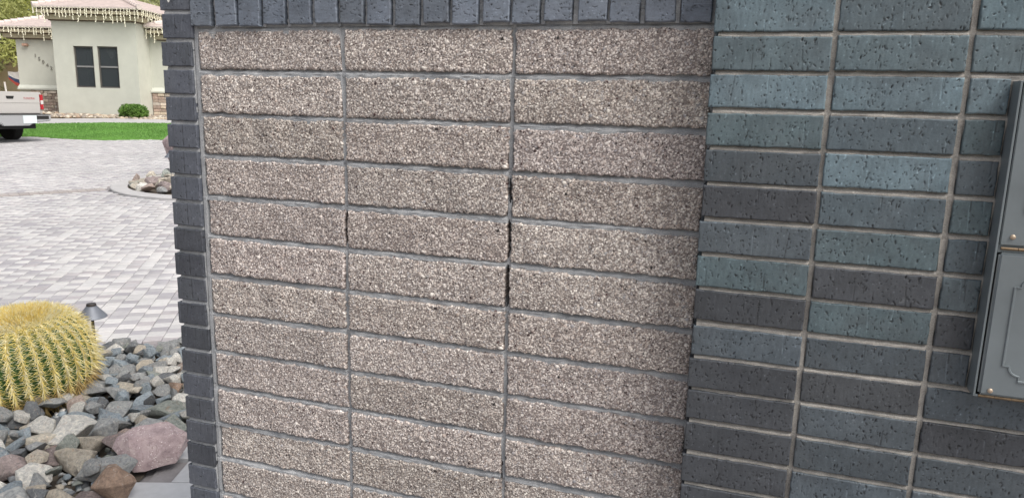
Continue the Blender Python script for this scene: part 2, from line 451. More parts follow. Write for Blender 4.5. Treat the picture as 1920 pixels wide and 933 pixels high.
def brick_variant(k, w, h, depth=.19, pits=1.0):
    rg = np.random.default_rng(300+k); st = .0013
    nx = int(w/st)//2*2+1; nz = int(h/st)//2*2+1
    xs = np.linspace(-w/2, w/2, nx); zs = np.linspace(-h/2, h/2, nz); X, Z = np.meshgrid(xs, zs)
    H = vnoise(X/.06, Z/.06, k)*.0014+vnoise(X/.004, Z/.02, k+9)*.0003
    C = np.ones(X.shape+(3,)); dx = xs[1]-xs[0]; dz = zs[1]-zs[0]
    C *= (1+.24*vnoise(X/.0028, Z/.010, k+5)+.26*vnoise(X/.03, Z/.03, k+6)+.12*vnoise(X/.0016, Z/.0016, k+8))[..., None]
    for i in range(int(w*h/1.15e-4*pits)):
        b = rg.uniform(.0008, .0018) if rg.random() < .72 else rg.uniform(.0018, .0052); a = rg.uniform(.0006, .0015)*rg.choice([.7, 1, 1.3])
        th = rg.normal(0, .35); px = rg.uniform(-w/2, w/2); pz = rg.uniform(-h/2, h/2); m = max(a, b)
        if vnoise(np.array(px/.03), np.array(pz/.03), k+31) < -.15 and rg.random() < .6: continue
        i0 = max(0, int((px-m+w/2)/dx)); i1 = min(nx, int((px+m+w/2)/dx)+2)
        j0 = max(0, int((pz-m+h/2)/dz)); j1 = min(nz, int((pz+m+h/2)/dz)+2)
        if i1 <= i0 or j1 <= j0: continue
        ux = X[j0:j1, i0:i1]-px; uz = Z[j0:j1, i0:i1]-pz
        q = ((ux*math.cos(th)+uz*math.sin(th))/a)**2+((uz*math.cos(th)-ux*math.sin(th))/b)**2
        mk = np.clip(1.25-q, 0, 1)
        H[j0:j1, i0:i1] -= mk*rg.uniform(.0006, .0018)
        C[j0:j1, i0:i1] *= (1-mk*rg.uniform(.45, .85))[..., None]  # shade inside the pit, painted into the vertex colour
    for i in range(rg.integers(1, 4)):                      # drag marks left by the extruder / cuts
        px = rg.uniform(-w/2, w/2); ln = rg.uniform(.3, 1)
        mk = (abs(X-px-Z*rg.normal(0, .05)) < .0009) & (Z > h/2-ln*h)
        H[mk] -= .0005; C[mk] *= rg.choice([.55, 1.5])
    for i in range(int(w*h/4e-4)):                          # pale chips
        px = rg.uniform(-w/2, w/2); pz = rg.uniform(-h/2, h/2)
        mk = (abs(X-px) < rg.uniform(.0006, .0012)) & (abs(Z-pz) < rg.uniform(.0006, .0022)); C[mk] *= 1.6
    e = np.minimum(np.minimum(X+w/2, w/2-X), np.minimum(Z+h/2, h/2-Z)); rr = .0022
    H -= np.where(e < rr, rr*(1-np.sqrt(np.clip(1-(1-e/rr)**2, 0, 1))), 0)
    edge = (e < .0035); C[edge] *= (1+.5*np.clip(vnoise(X/.006, Z/.006, k+77), -.3, 1))[edge][..., None]
    jx = .0012*vnoise(Z/.01, Z*0+k, 13); jz = .0013*vnoise(X/.012, X*0+k, 15)
    X2 = X+jx*np.clip(abs(X)/(w/2)*6-5, 0, 1); Z2 = Z+jz*np.clip(abs(Z)/(h/2)*2-1, 0, 1)
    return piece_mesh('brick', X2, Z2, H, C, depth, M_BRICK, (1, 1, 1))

def mortar_panel(name, x0, x1, z0, z1, zj, xj, hz, hx, mat, parent, yface, back, deep=.012, shal=.003, voids=(), seed=0, rx=.007, rough=.003, cap=.0012):
    """mortar sheet: horizontal joints (centres zj, height hz) weather-struck, vertical joints xj (width hx) raked"""
    zs = [z0, z1]; xs = [x0, x1]
    for (vx, vz, vw, vh) in voids: zs += list(np.linspace(vz-vh/2-.002, vz+vh/2+.002, 15))
    for z in zj: zs += list(np.linspace(z-hz/2-.004, z+hz/2+.004, 9))
    for x in xj: xs += list(np.linspace(x-hx/2-.004, x+hx/2+.004, 8))
    zs = np.array(sorted(z for z in set(np.round(zs, 5)) if z0 <= z <= z1))
    xs = np.array(sorted(set(np.round(np.concatenate([xs, np.arange(x0, x1, .006)]), 5))))
    xs = xs[(xs >= x0) & (xs <= x1)]; xs = xs[np.concatenate([[True], np.diff(xs) > .0006])]
    X, Z = np.meshgrid(xs, zs)
    H = np.full(X.shape, -deep)
    for z in zj:
        u = np.clip((z+hz/2+.002-Z)/(hz+.002), 0, 1); m = abs(Z-z) < hz/2+.0045
        prof = -deep+(deep-shal)*np.clip(u*1.7-.25, 0, 1)
        H = np.where(m, prof, H)
    for x in xj:
        m = abs(X-x) < hx/2+.0005
        H = np.where(m, -(rx if x > -.404 else .0012), H)
    H = np.minimum(H+rough*(vnoise(X/.011, Z/.004, seed)+vnoise(X/.05, Z/.05, seed+1)), -cap)
    for (vx, vz, vw, vh) in voids:
        H = np.where(abs(X-vx-.0025*vnoise(Z/.008, Z*0, seed+4)) < vw/2*np.sqrt(np.clip(1-((Z-vz)/(vh/2))**2, 0, 1))*(1+.5*vnoise(Z/.006, Z*0+.3, seed+6)), -.045, H)
    me = piece_mesh(name, X, Z, H, np.ones(X.shape+(3,)), back-yface, mat, (1, 1, 1))
    for p in me.polygons: p.use_smooth = False
    return obj(name, me, parent, loc=(0, yface, 0))

# ------------------------------------------------------------------ ground and setting
def sheet(name, pts, mat, dz, sub=1, kind='structure', curb=0.0, parent=None):
    """flat polygon draped on the terrain profile; pts are (r, t)"""
    bm = bmesh.new()
    vs_ = [bm.verts.new((p[0], p[1], 0)) for p in pts]
    bm.faces.new(vs_)
    for knot in (6, 20.3, 27):
        bmesh.ops.bisect_plane(bm, geom=bm.verts[:]+bm.edges[:]+bm.faces[:], plane_co=(0, knot, 0), plane_no=(0, 1, 0))
    if curb:
        r = bmesh.ops.extrude_face_region(bm, geom=bm.faces[:])
        for v in [g for g in r['geom'] if isinstance(g, bmesh.types.BMVert)]: v.co.z = curb
    for v in bm.verts:
        v.co = G(v.co.x, v.co.y, dz+v.co.z)
    bmesh.ops.recalc_face_normals(bm, faces=bm.faces)
    me = bpy.data.meshes.new(name); bm.to_mesh(me); bm.free()
    if not curb:
        if me.polygons[0].normal.z < 0: me.flip_normals()
    me.materials.append(mat)
    o = obj(name, me, parent)
    if parent is None: o['kind'] = kind
    return o

M_DESERT = m_ground('desert_gravel', [(.25, lin(150, 136, 118)), (.5, lin(176, 164, 146)), (.75, lin(196, 184, 166))], 2.5, .5, 25)
M_SOIL = m_ground('dark_soil', [(.3, lin(70, 64, 58)), (.7, lin(104, 96, 86))], 8, .5, 60)
M_SAND = m_ground('joint_sand', [(.3, lin(132, 128, 129)), (.7, lin(150, 147, 148))], 12, .3, 80)
M_TURF = m_ground('green_turf', [(.3, lin(98, 142, 66)), (.7, lin(114, 158, 78))], 30, .6, 200)
M_PAVER = m_vcol('concrete_paver', .88, 25, .05, .25, .2, 220)
M_PAVERO = m_objcol('concrete_paver_near', .88, 25, .06, .25, .25, 220)

sheet('ground', [(-900, -60), (900, -60), (900, 27), (900, 900), (-900, 900), (-900, 27)], M_DESERT, -.06)
drive = sheet('driveway', [(-22, -3), (9, -3), (9, 6), (9, 24), (-30, 24)], M_SAND, -.010)

# planter island kerb ring on the driveway
IC, IR = (-4.72, 12.35), 1.80
BED_BACK = [(-4.6, 4.36), (-2.53, 4.44), (-2.09, 4.54), (-1.0, 4.75)]
LAWN = [(-15.4, 20.3), (-13.57, 20.92), (-12.4, 20.62), (-11.33, 20.55), (-9.94, 21.05), (-7.6, 21.9), (-7.8, 25.1), (-11.5, 24.70), (-13.33, 24.43), (-15.2, 23.67), (-17, 22.9)]

def inpoly(x, y, poly):
    c = False; n = len(poly)
    for i in range(n):
        x0, y0 = poly[i]; x1, y1 = poly[i-1]
        if (y0 > y) != (y1 > y) and x < (x1-x0)*(y-y0)/(y1-y0)+x0: c = not c
    return c

def bed_back_t(r):
    return float(np.interp(r, [p[0] for p in BED_BACK], [p[1] for p in BED_BACK]))

# band of border pavers
BA, BB = Vector((-9.2, 9.2)), Vector((-6.33, 11.52))
bdir = (BB-BA).normalized(); bnor = Vector((-bdir.y, bdir.x))
BW = .27
def on_band(r, t):
    p = Vector((r, t))-BA
    return 0 <= p.dot(bdir) <= (BB-BA).length and abs(p.dot(bnor)) < BW/2+.05

# pavers, all on one rotated grid, alternate rows shifted
PA = rad(15.5); pu = Vector((math.cos(PA), math.sin(PA))); pv = Vector((-math.sin(PA), math.cos(PA)))
PWD, PLN = .1125, .1030
def paver_cells():
    out = []
    for i in range(-260, 120):
        for j in range(-20, 250):
            off = (.5*PLN*(i % 2))
            c = pu*(i*PWD)+pv*(j*PLN+off)
            r, t = c
            if t > 20.9 or t < 4.3 or r > -.28*t or r < -.92*t+.3: continue
            if t < bed_back_t(r)+.06: continue
            if (r-IC[0])**2+(t-IC[1])**2 < (IR+.03)**2: continue
            if on_band(r, t) or inpoly(r, t, LAWN): continue
            out.append((r, t, i, j))
    return out
cells = paver_cells()
pc_light = [lin(191, 189, 187), lin(187, 185, 184), lin(195, 192, 190), lin(189, 187, 186)]
pc_dark = [lin(165, 162, 164), lin(169, 166, 167), lin(162, 159, 162), lin(170, 165, 166)]
def paver_col(i, j, r, t):
    near = mnoise.noise(Vector((r*.9, t*.9, 3.1)))
    chk = (j % 2) == 0
    rnd = random.random()
    if rnd < .13: chk = not chk
    if near > .25 and rnd < .6: chk = rnd < .42
    c = random.choice(pc_light if chk else pc_dark)
    k = random.uniform(.93, 1.07)*(1+.10*mnoise.noise(Vector((r*.45, t*.45, 8)))+.05*mnoise.noise(Vector((r*1.7, t*1.7, 2))))
    return (c[0]*k, c[1]*k, c[2]*k, 1)
cells.sort(key=lambda c: (c[1]-4.4)+abs(c[0]+.555*c[1])*.7)
gap = .0035
def paver_geo(w, h, z):
    b = .005
    o = [(-w/2, -h/2), (w/2, -h/2), (w/2, h/2), (-w/2, h/2)]
    n_ = [(-w/2+b, -h/2+b), (w/2-b, -h/2+b), (w/2-b, h/2-b), (-w/2+b, h/2-b)]
    v = [(x, y, -.03) for x, y in o]+[(x, y, z-.003) for x, y in o]+[(x, y, z) for x, y in n_]
    f = [(8, 9, 10, 11)]+[(a+i, a+(i+1) % 4, a+4+(i+1) % 4, a+4+i) for a in (0, 4) for i in range(4)]
    return v, f
pvv, pvf = paver_geo(PWD-gap, PLN-gap, .0)
me_pav = bpy.data.meshes.new('paver'); me_pav.from_pydata(pvv, [], pvf); me_pav.update(); me_pav.materials.append(M_PAVERO)
grid_rot = PA+YAW*-1
grid_rot = math.atan2((RT*pu.x+FW*pu.y).y, (RT*pu.x+FW*pu.y).x)
NEAR = 300
for (r, t, i, j) in cells[:NEAR]:
    o = obj('paver', me_pav, drive, loc=G(r, t, .012+random.uniform(-.0012, .0012)))
    o.rotation_euler = (random.gauss(0, .004), random.gauss(0, .004), grid_rot); o.color = paver_col(i, j, r, t)
base_v = np.array(pvv); base_f = np.array(pvf); cr, sr = math.cos(grid_rot), math.sin(grid_rot)
rest = cells[NEAR:]
vv = np.zeros((len(rest), 12, 3)); cc = np.zeros((len(rest), 12, 3))
for k, (r, t, i, j) in enumerate(rest):
    p = G(r, t, .012+random.uniform(-.001, .001)); c = paver_col(i, j, r, t)
    sl = (gz(t+.05)-gz(t-.05))/.1
    x = base_v[:, 0]*cr-base_v[:, 1]*sr; y = base_v[:, 0]*sr+base_v[:, 1]*cr
    vv[k, :, 0] = p.x+x; vv[k, :, 1] = p.y+y; vv[k, :, 2] = p.z+base_v[:, 2]+sl*(x*FW.x+y*FW.y); cc[k] = c[:3]
ff = (base_f[None]+(np.arange(len(rest))*12)[:, None, None]).reshape(-1, 4)
o = obj('paver_field', mesh_np('paver_field', vv.reshape(-1, 3), ff, cc.reshape(-1, 3), [M_PAVER]), drive); o['kind'] = 'stuff'

# border band: one row of long pavers, each its own piece
band = sheet('paver_band', [tuple(BA-bnor*BW/2), tuple(BB-bnor*BW/2), tuple(BB+bnor*BW/2), tuple(BA+bnor*BW/2)], M_SAND, -.004)
nb = int((BB-BA).length/.125)
bv, bf = paver_geo(.121, BW-.01, 0)
me_b = bpy.data.meshes.new('paver'); me_b.from_pydata(bv, [], bf); me_b.update(); me_b.materials.append(M_PAVERO)
brot = math.atan2((RT*bdir.x+FW*bdir.y).y, (RT*bdir.x+FW*bdir.y).x)
for i in range(nb):
    c = BA+bdir*(.0625+i*.125)
    o = obj('paver', me_b, band, loc=G(c.x, c.y, .013), rot=(0, 0, brot))
    k = random.uniform(.92, 1.07); q = lin(164, 157, 153); o.color = (q[0]*k, q[1]*k, q[2]*k, 1)

# walkway slabs round the foot of the brick wall
WALK = [(-1.62, 1.2), (-1.46, 2.55), (-1.50, 2.94), (-1.43, 3.2), (-1.15, 3.75), (.6, 3.9), (3.2, 2.0), (3.2, -1.2), (-1.0, -1.2)]
walk = sheet('walkway', WALK, M_SAND, .0)
sv, sf = paver_geo(.2985, .1985, 0)
me_s = bpy.data.meshes.new('paver'); me_s.from_pydata(sv, [], sf); me_s.update(); me_s.materials.append(M_PAVERO)
srot = rad(20)
cs_, sn_ = math.cos(srot), math.sin(srot)
for i in range(-20, 20):
    for j in range(-20, 20):
        x = -.5+i*.302+.151*(j % 2); y = .8+j*.202
        wx, wy = x*cs_-y*sn_, x*sn_+y*cs_
        d = Vector((wx-CX, wy-CY, 0)); r, t = d.dot(RT), d.dot(FW)
        if not inpoly(r, t, WALK) or (t < 1.9 and r > -1.3) : continue
        if -.45 < wx < 1.86 and -.06 < wy < .42: continue
        o = obj('paver', me_s, walk, loc=(wx, wy, .020+random.uniform(-.001, .001)), rot=(0, 0, srot))
        k = random.uniform(.92, 1.05); q = lin(186, 187, 189); o.color = (q[0]*k, q[1]*k, q[2]*k, 1)

# turf with short blades
turf = sheet('lawn', LAWN, M_TURF, .0, curb=.035)
bl = []
while len(bl) < 26000:
    r, t = random.uniform(-17, -7.6), random.uniform(20.3, 25.1)
    if inpoly(r, t, LAWN): bl.append((r, t))
gv = np.zeros((len(bl), 3, 3)); gc = np.zeros((len(bl), 3, 3))
for k, (r, t) in enumerate(bl):
    p = G(r, t, .034); a = random.uniform(0, 6.28); h = random.uniform(.018, .04); wd = .010; pt = 1+.28*mnoise.noise(Vector((r*.8, t*.8, 5)))
    gv[k, 0] = (p.x-math.cos(a)*wd, p.y-math.sin(a)*wd, p.z); gv[k, 1] = (p.x+math.cos(a)*wd, p.y+math.sin(a)*wd, p.z)
    gv[k, 2] = (p.x+random.uniform(-.012, .012), p.y+random.uniform(-.012, .012), p.z+h); gc[k] = random.uniform(.82, 1.18)*pt
M_BLADE = m_leaf('turf_blade', lin(102, 146, 68), lin(120, 162, 82), 2)
o = obj('grass', mesh_np('grass', gv.reshape(-1, 3), np.arange(len(bl)*3).reshape(-1, 3), gc.reshape(-1, 3), [M_BLADE]))
tag(o, 'short bright green turf blades on the lawn patch', 'grass', kind='stuff')

sheet('pavement', [(-21, 22.6), (-15.2, 23.72), (-13.33, 24.48), (-11.5, 24.75), (-7.8, 25.15), (-4, 25.6), (-4, 26.9), (-14.1, 25.95), (-16, 25.35), (-24, 23.7)], M_CONC, .004)

# ------------------------------------------------------------------ brick and block wall
wall = empty('brick_wall', (.7, .16, 0))
tag(wall, 'dark brick monument wall with a panel of tan pebble-faced concrete blocks', 'wall')
def wobj(o):                       # keep world coordinates under the offset root
    return o
INV = Matrix.Translation(Vector((-.7, -.16, 0)))
def part_root(name, me_o):
    return me_o
bcol_pillar = {'t': [(96, 113, 121), (93, 110, 117), (101, 118, 126), (93, 108, 114)], 'g': [(80, 88, 94), (82, 91, 98), (77, 85, 91)], 'c': [(67, 70, 75), (65, 68, 73), (70, 73, 77)], 'u': [(86, 98, 104), (82, 94, 101), (84, 99, 104)], 's': [(106, 114, 126), (99, 107, 119), (112, 120, 132), (103, 110, 120)], 'e': [(86, 90, 99), (80, 84, 93), (90, 94, 103)], 'd': [(70, 73, 80), (66, 69, 76), (74, 77, 84)]}
# per-brick tones read from the picture, rows from the top, columns from the left; sky sheen and shading down the pillar are included
PT = ['tut', 'ttt', 'ttt', 'uuu', 'gtu', 'cuu', 'guu', 'ucu', 'cuc', 'ggg', 'ccg', 'cgc', 'cgg', 'cgg', 'ccg']
B = .1016; bh = .0677333
PB = .15                                        # top of the wall above ZS+.2
# --- panel of blocks
blk_x = [(-.3965, -.0045), (.0045, .4017), (.4108, .8135)]
wnom = .3955
variants = [block_variant(k, wnom) for k in range(12)]
NC = 17
panel_zj = [-k*B for k in range(1, NC)]
voids = [(.0005, -4.5*B, .009, .07), (.4060, -3.40*B, .006, .05), (.4050, -4.45*B, .0095, .085), (.4040, -5.5*B, .0125, .094), (.4025, -9.9*B, .003, .05), (.4030, -11.2*B, .003, .05)]
mp = mortar_panel('block_panel', -.4125, .845, -ZS+.0, .010, [-.0015]+panel_zj, [-.405, 0, .4062], .0125, .0095, M_MORT, wall, 0, .06, .0115, .0028, voids, 3, .0070)
mp.location = (-.7, -.16, ZS)
rb = random.Random(11)
order = [(k*5+3) % 12 for k in range(60)]
q = 0
for k in range(NC):
    for c, (x0, x1) in enumerate(blk_x):
        if k == NC-1 and ZS-(k+1)*B < -.05: pass
        me = variants[order[q]]; q += 1
        o = obj('block', me, mp)
        zc = -(k+.5)*B-.0015
        o.location = ((x0+x1)/2+rb.gauss(0, .0008), .0+rb.gauss(0, .0014), zc+rb.gauss(0, .0008))
        o.rotation_euler = (rb.gauss(0, .006), (math.pi if rb.random() < .5 else 0)+rb.gauss(0, .0025), rb.gauss(0, .0025))
        s = (x1-x0)/wnom
        o.scale = (s, 1, 1)
        g = rb.uniform(.90, 1.07); o.color = (g, g*rb.uniform(.985, 1.005), g*rb.uniform(.97, 1.0), 1)

# --- left edge column of dark headers
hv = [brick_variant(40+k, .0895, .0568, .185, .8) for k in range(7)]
def brick_color(o, kind, rr):
    c = lin(*rr.choice(bcol_pillar[kind])); k = rr.uniform(.9, 1.1)
    o.color = (c[0]*k, c[1]*k, c[2]*k, 1)
hp = .0658
ztop = .26
hz = [.0366+hp*j for j in range(3, -27, -1)]
hj = [z for z in hz if z > -ZS+.01]
ec = mortar_panel('edge_column', -.4915, -.4118, -ZS, ztop, hj, [], .0100, .01, M_MORT, wall, -.004, .40, .0040, .0012, (), 8, .007, .0014, .0008)
ec.location = (-.7, -.16-.004, ZS)
rr = random.Random(4)
for j, z in enumerate(hj):
    for dpt in (0, 1):
        o = obj('brick', rr.choice(hv), ec)
        tone = 'e' if z > -.45 else 'd'
        if dpt == 0:
            o.location = (-.4557+rr.gauss(0, .0016), -.004+rr.gauss(0, .0012), z-hp/2); o.rotation_euler = (0, rr.gauss(0, .007), rr.gauss(0, .006))
        else:
            o.location = (-.4557, .192, z-hp/2)
        brick_color(o, tone if rr.random() < .85 else 'e', rr)
    if j == 2:
        pass
# white mortar smear on the top left header
mb = MB()
pts = [(math.cos(a)*.004*(1+.3*math.sin(3*a)), math.sin(a)*.007-.002*abs(math.cos(a))) for a in np.linspace(0, 6.28, 15)[:-1]]
mb.prism(pts, 'y', -.0012, 0)
o = mb.build('mortar_smear', plain('pale_mortar', lin(206, 204, 200), .9, 0, 80, .1), ec, bevel=.0004, loc=(-.468, -.0075, .0655))

# --- soldier course over the panel
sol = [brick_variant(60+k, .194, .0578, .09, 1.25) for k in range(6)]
sj = [-.3425+.0677*i for i in range(0, 18)]
sc = empty('soldier_course'); sc.parent = wall; sc.location = (-.7, -.16, ZS)
# mortar backing as a block with its own joints
mbk = mortar_panel('mortar_bed', -.4110, .8120, .0010, .2005, [], sj, .01, .0100, M_MORT, None, 0, .30, .0120, .004, [(-.3425+.0677*5+.004, .03, .004, .06), (-.3425+.0677*8+.004, .05, .004, .05), (-.3425+.0677*3+.004, .04, .003, .05)], 21, .0075)
mbk.parent = sc; mbk.location = (0, -.006, 0)
for i in range(-1, 17):
    xc = -.3425+.0677*(i+.5)
    o = obj('brick', rr.choice(sol), sc)
    o.location = (xc+rr.gauss(0, .001), -.010+rr.gauss(0, .0012), .0045+.097+rr.gauss(0, .0015)); o.rotation_euler = (rr.gauss(0, .004), math.pi/2*rr.choice((1, -1))+rr.gauss(0, .012), rr.gauss(0, .006))
    brick_color(o, 's', rr)

# --- projecting pillar of stack-bonded stretchers
PX0, PWB, PY, PZ0 = .8145, .2089, -.0802, -.0264
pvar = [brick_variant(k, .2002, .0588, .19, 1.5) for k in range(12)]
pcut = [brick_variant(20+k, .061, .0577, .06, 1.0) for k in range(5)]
ptop = PZ0+bh*4
zjs = [PZ0-bh*i for i in range(-4, 26) if PZ0-bh*i > -ZS+.01]
MBX0, MBX1, MBZ1, MBZ0 = 1.2975, 1.690, -.1035, -.6335
pil = mortar_panel('pillar', PX0+.010, PX0+5*PWB-.012, -ZS, ptop, zjs, [PX0+PWB*k-.002 for k in (1, 2, 3, 4)], .0100, .0105, M_MORT2, wall, PY, .40, .0110, .0034, (), 33, .0066, .0018, .0026)
pil.location = (-.7, -.16+PY, ZS)
rr = random.Random(21)
for row, zt in enumerate(zjs):
    idx = row-4
    for c in range(5):
        xc = PX0+PWB*(c+.5)-.002; zc = zt-bh/2
        if zc-.03 < -ZS: continue
        inmail = 1 <= idx <= 8
        kinds = PT[min(max(idx+1, 0), len(PT)-1)]; kind = kinds[min(c, 2)]
        if inmail and c == 3: continue
        if inmail and c in (2, 4):
            if c == 4:
                continue
            o = obj('brick', rr.choice(pcut), pil); xa = PX0+PWB*2+.0035; xb = MBX0-.003
            o.location = ((xa+xb)/2, rr.gauss(0, .0006), zc); o.scale = ((xb-xa)/.061, 1, 1)
        else:
            o = obj('brick', rr.choice(pvar), pil)
            o.location = (xc+rr.gauss(0, .001), rr.gauss(0, .0012), zc+rr.gauss(0, .0008))
            o.rotation_euler = (rr.gauss(0, .004), (math.pi if rr.random() < .5 else 0)+rr.gauss(0, .003), rr.gauss(0, .004))
        brick_color(o, kind, rr)
# right flank of the mailbox opening: full bricks shortened
for row, zt in enumerate(zjs):
    if 1 <= row-4 <= 8:
        o = obj('brick', rr.choice(pvar), pil); xa = MBX1+.004; xb = PX0+5*PWB-.007
        o.location = ((xa+xb)/2, 0, zt-bh/2); o.scale = ((xb-xa)/.1985, 1, 1); brick_color(o, 'g', rr)
# coping slabs on top
mb = MB(); mb.box((-.52, -.03, ztop), (.80, .42, ztop+.05)); o = mb.build('coping', M_CONC, wall, bevel=.006, loc=(-.7, -.16, ZS))
mb = MB(); mb.box((-.41, .012, .2005), (.812, .39, ztop)); o = mb.build('upper_core', M_MORT, wall, loc=(-.7, -.16, ZS))
mb = MB(); mb.box((.803, -.11, ptop), (1.88, .42, ptop+.06)); o = mb.build('pillar_coping', M_CONC, wall, bevel=.006, loc=(-.7, -.16, ZS))
mb = MB(); mb.box((-.41, .062, -ZS), (.83, .388, .0)); o = mb.build('core', M_MORT, wall, loc=(-.7, -.16, ZS))

# ------------------------------------------------------------------ mailbox set into the pillar
M_MAIL = plain('grey_powder_coat', lin(116, 124, 128), .42, .15, 9, .10, .06)
M_BRASS = plain('aged_brass', lin(118, 100, 78), .55, .5, 60, .3)
M_SCREW = plain('brass_screw', lin(178, 160, 140), .45, .4)
mail = empty('mailbox', (0, 0, 0)); mail.location = ((MBX0+MBX1)/2, PY, ZS+MBZ0)
tag(mail, 'grey metal mailbox with two framed doors set into the dark brick pillar', 'mailbox')
mw = MBX1-MBX0; mh = MBZ1-MBZ0; D = .036
mx0 = -mw/2; mx1 = mw/2
mb = MB(); tk = .0035
mb.box((mx0, -D, 0), (mx0+tk, .10, mh)); mb.box((mx1-tk, -D, 0), (mx1, .10, mh))
mb.box((mx0+tk, -D, mh-tk), (mx1-tk, .10, mh)); mb.box((mx0+tk, -D, 0), (mx1-tk, .10, tk))
mb.box((mx0+tk, .05, tk), (mx1-tk, .055, mh-tk))
mb.build('frame', M_MAIL, mail, bevel=.0006, seg=1)
def outline(x0, x1, z0, z1, y):
    s = .009; r = .016
    P_ = []
    def corner(cx, cz, sx, sz):
        a = [(cx, cz+sz*(s+r)), (cx+sx*s, cz+sz*(s+r))]
        for k in range(1, 6):
            th = k/6*math.pi/2
            a.append((cx+sx*(s+r*(1-math.cos(th))*1.0), cz+sz*(s+r*(1-math.sin(th)))))
        a += [(cx+sx*(s+r), cz+sz*s), (cx+sx*(s+r), cz)]
        return a
    P_ += corner(x0, z0, 1, 1); P_ += corner(x1, z0, -1, 1)[::-1]
    P_ += corner(x1, z1, -1, -1); P_ += corner(x0, z1, 1, -1)[::-1]
    return [(x, y, z) for x, z in P_]
zz = lambda z: z-MBZ0                              # height inside the mailbox from panel height
def door(z0, z1, y, name, bev):
    mb = MB(); mb.box((mx0+tk+.003, y, z0), (mx1-tk-.003, y+.012, z1))
    d = mb.build(name, M_MAIL, mail, bevel=bev, seg=3, smooth=True)
    mb = MB(); mb.tube(outline(mx0+.036, mx1-.036, z0+.031, z1-.031, y-.0002), .0021, 6, True)
    mb.build('embossed_border', M_MAIL, d, smooth=True)
    return d
dl = door(zz(-.6290), zz(-.3805), -D-.003, 'lower_door', .004)
du = door(zz(-.3690), zz(-.1085), -D+.004, 'upper_door', .0015)
def screw(x, y, z, d):
    mb = MB(); mb.lathe([(.0042, 0), (.0042, .0012), (.0030, .0026), (.0012, .0031)], 14, (0, 0, 0))
    o = mb.build('screw', M_SCREW, d, smooth=True); o.location = (x, y, z); o.rotation_euler = (math.pi/2, 0, 0)
for x in (mx0+.0235, mx1-.0235):
    screw(x, -D-.003, zz(-.6195), dl); screw(x, -D+.004, zz(-.3545), du)
for zc, y in ((-.3740, -D+.001), (-.6315, -D+.001)):
    mb = MB()
    n_k = 15; L = mw-2*tk-.008
    for i in range(n_k):
        xa = mx0+tk+.004+L*i/n_k
        mb.lathe([(.0026, .0004), (.0026, L/n_k-.0004)], 10, (xa, y, zz(zc)), 'x')
    mb.build('hinge', M_BRASS, mail, smooth=True)
mb = MB(); mb.box((mx0+tk+.001, -D+.008, zz(-.382)), (mx1-tk-.001, -D+.02, zz(-.368))); mb.build('divider', M_MAIL, mail)
#PART2
# ------------------------------------------------------------------ rocks
def rock_mesh(k, flat=.7, long=1.0, mat=None, cuts=1):
    rg = random.Random(500+k)
    bm = bmesh.new()
    for i in range(rg.randint(11, 16)):
        while True:
            p = Vector((rg.uniform(-1, 1), rg.uniform(-1, 1), rg.uniform(-1, 1)))
            if .55 < p.length < 1: break
        p.normalize(); p *= rg.uniform(.84, 1.0)
        bm.verts.new((p.x*long*.5, p.y*.5, p.z*.5*flat))
    r = bmesh.ops.convex_hull(bm, input=bm.verts[:])
    bmesh.ops.delete(bm, geom=[v for v in bm.verts if not v.link_faces], context='VERTS')
    bmesh.ops.dissolve_limit(bm, angle_limit=rad(14), verts=bm.verts[:], edges=bm.edges[:])
    bmesh.ops.bevel(bm, geom=bm.edges[:], offset=.022, segments=1, affect='EDGES', clamp_overlap=True)
    bmesh.ops.triangulate(bm, faces=bm.faces[:])
    for _ in range(cuts):
        bmesh.ops.subdivide_edges(bm, edges=[e for e in bm.edges if e.calc_length() > .12], cuts=1, use_grid_fill=False)
        bmesh.ops.triangulate(bm, faces=bm.faces[:])
    for v in bm.verts:
        n = mnoise.noise_vector(v.co*4.5+Vector((k*3.1, 0, 0)))
        v.co += n*.030+mnoise.noise_vector(v.co*11)*.010
    bmesh.ops.recalc_face_normals(bm, faces=bm.faces)
    zmin = min(v.co.z for v in bm.verts)
    for v in bm.verts: v.co.z -= zmin
    me = bpy.data.meshes.new('rock'); bm.to_mesh(me); bm.free()
    for p in me.polygons: p.use_smooth = True
    me.set_sharp_from_angle(angle=rad(24))
    me.materials.append(mat or M_ROCK)
    return me
rockv = [rock_mesh(k, f, l_) for k, (f, l_) in enumerate([(.6, 1.3), (.75, 1.1), (.5, 1.5), (.8, 1.0), (.45, 1.35), (.7, 1.4), (.6, 1.15), (.9, 1.05), (.5, 1.2), (.65, 1.6), (.4, 1.3), (.75, 1.25), (.55, 1.45), (.7, 1.0), (.6, 1.7), (.85, 1.2)])]
RC = {'grey': (148, 150, 150), 'blue': (140, 150, 157), 'green': (142, 147, 141), 'tan': (172, 164, 151), 'dark': (108, 111, 114), 'pink': (162, 147, 139), 'rust': (154, 132, 116), 'white': (196, 194, 188), 'beige': (182, 175, 162), 'mauve': (142, 130, 128)}
RL = {'grey': 'mid grey angular landscape rock in the bed beside the barrel cactus', 'blue': 'blue grey angular landscape rock in the bed beside the barrel cactus', 'green': 'greenish grey angular landscape rock in the bed beside the barrel cactus', 'tan': 'tan angular landscape rock in the bed beside the barrel cactus', 'dark': 'dark charcoal landscape rock in the bed beside the barrel cactus', 'pink': 'pinkish angular landscape rock in the bed beside the barrel cactus', 'rust': 'rusty orange landscape rock in the bed beside the barrel cactus', 'white': 'pale white landscape rock in the bed beside the barrel cactus', 'beige': 'beige angular landscape rock in the bed beside the barrel cactus', 'mauve': 'mauve angular landscape rock in the bed beside the barrel cactus'}

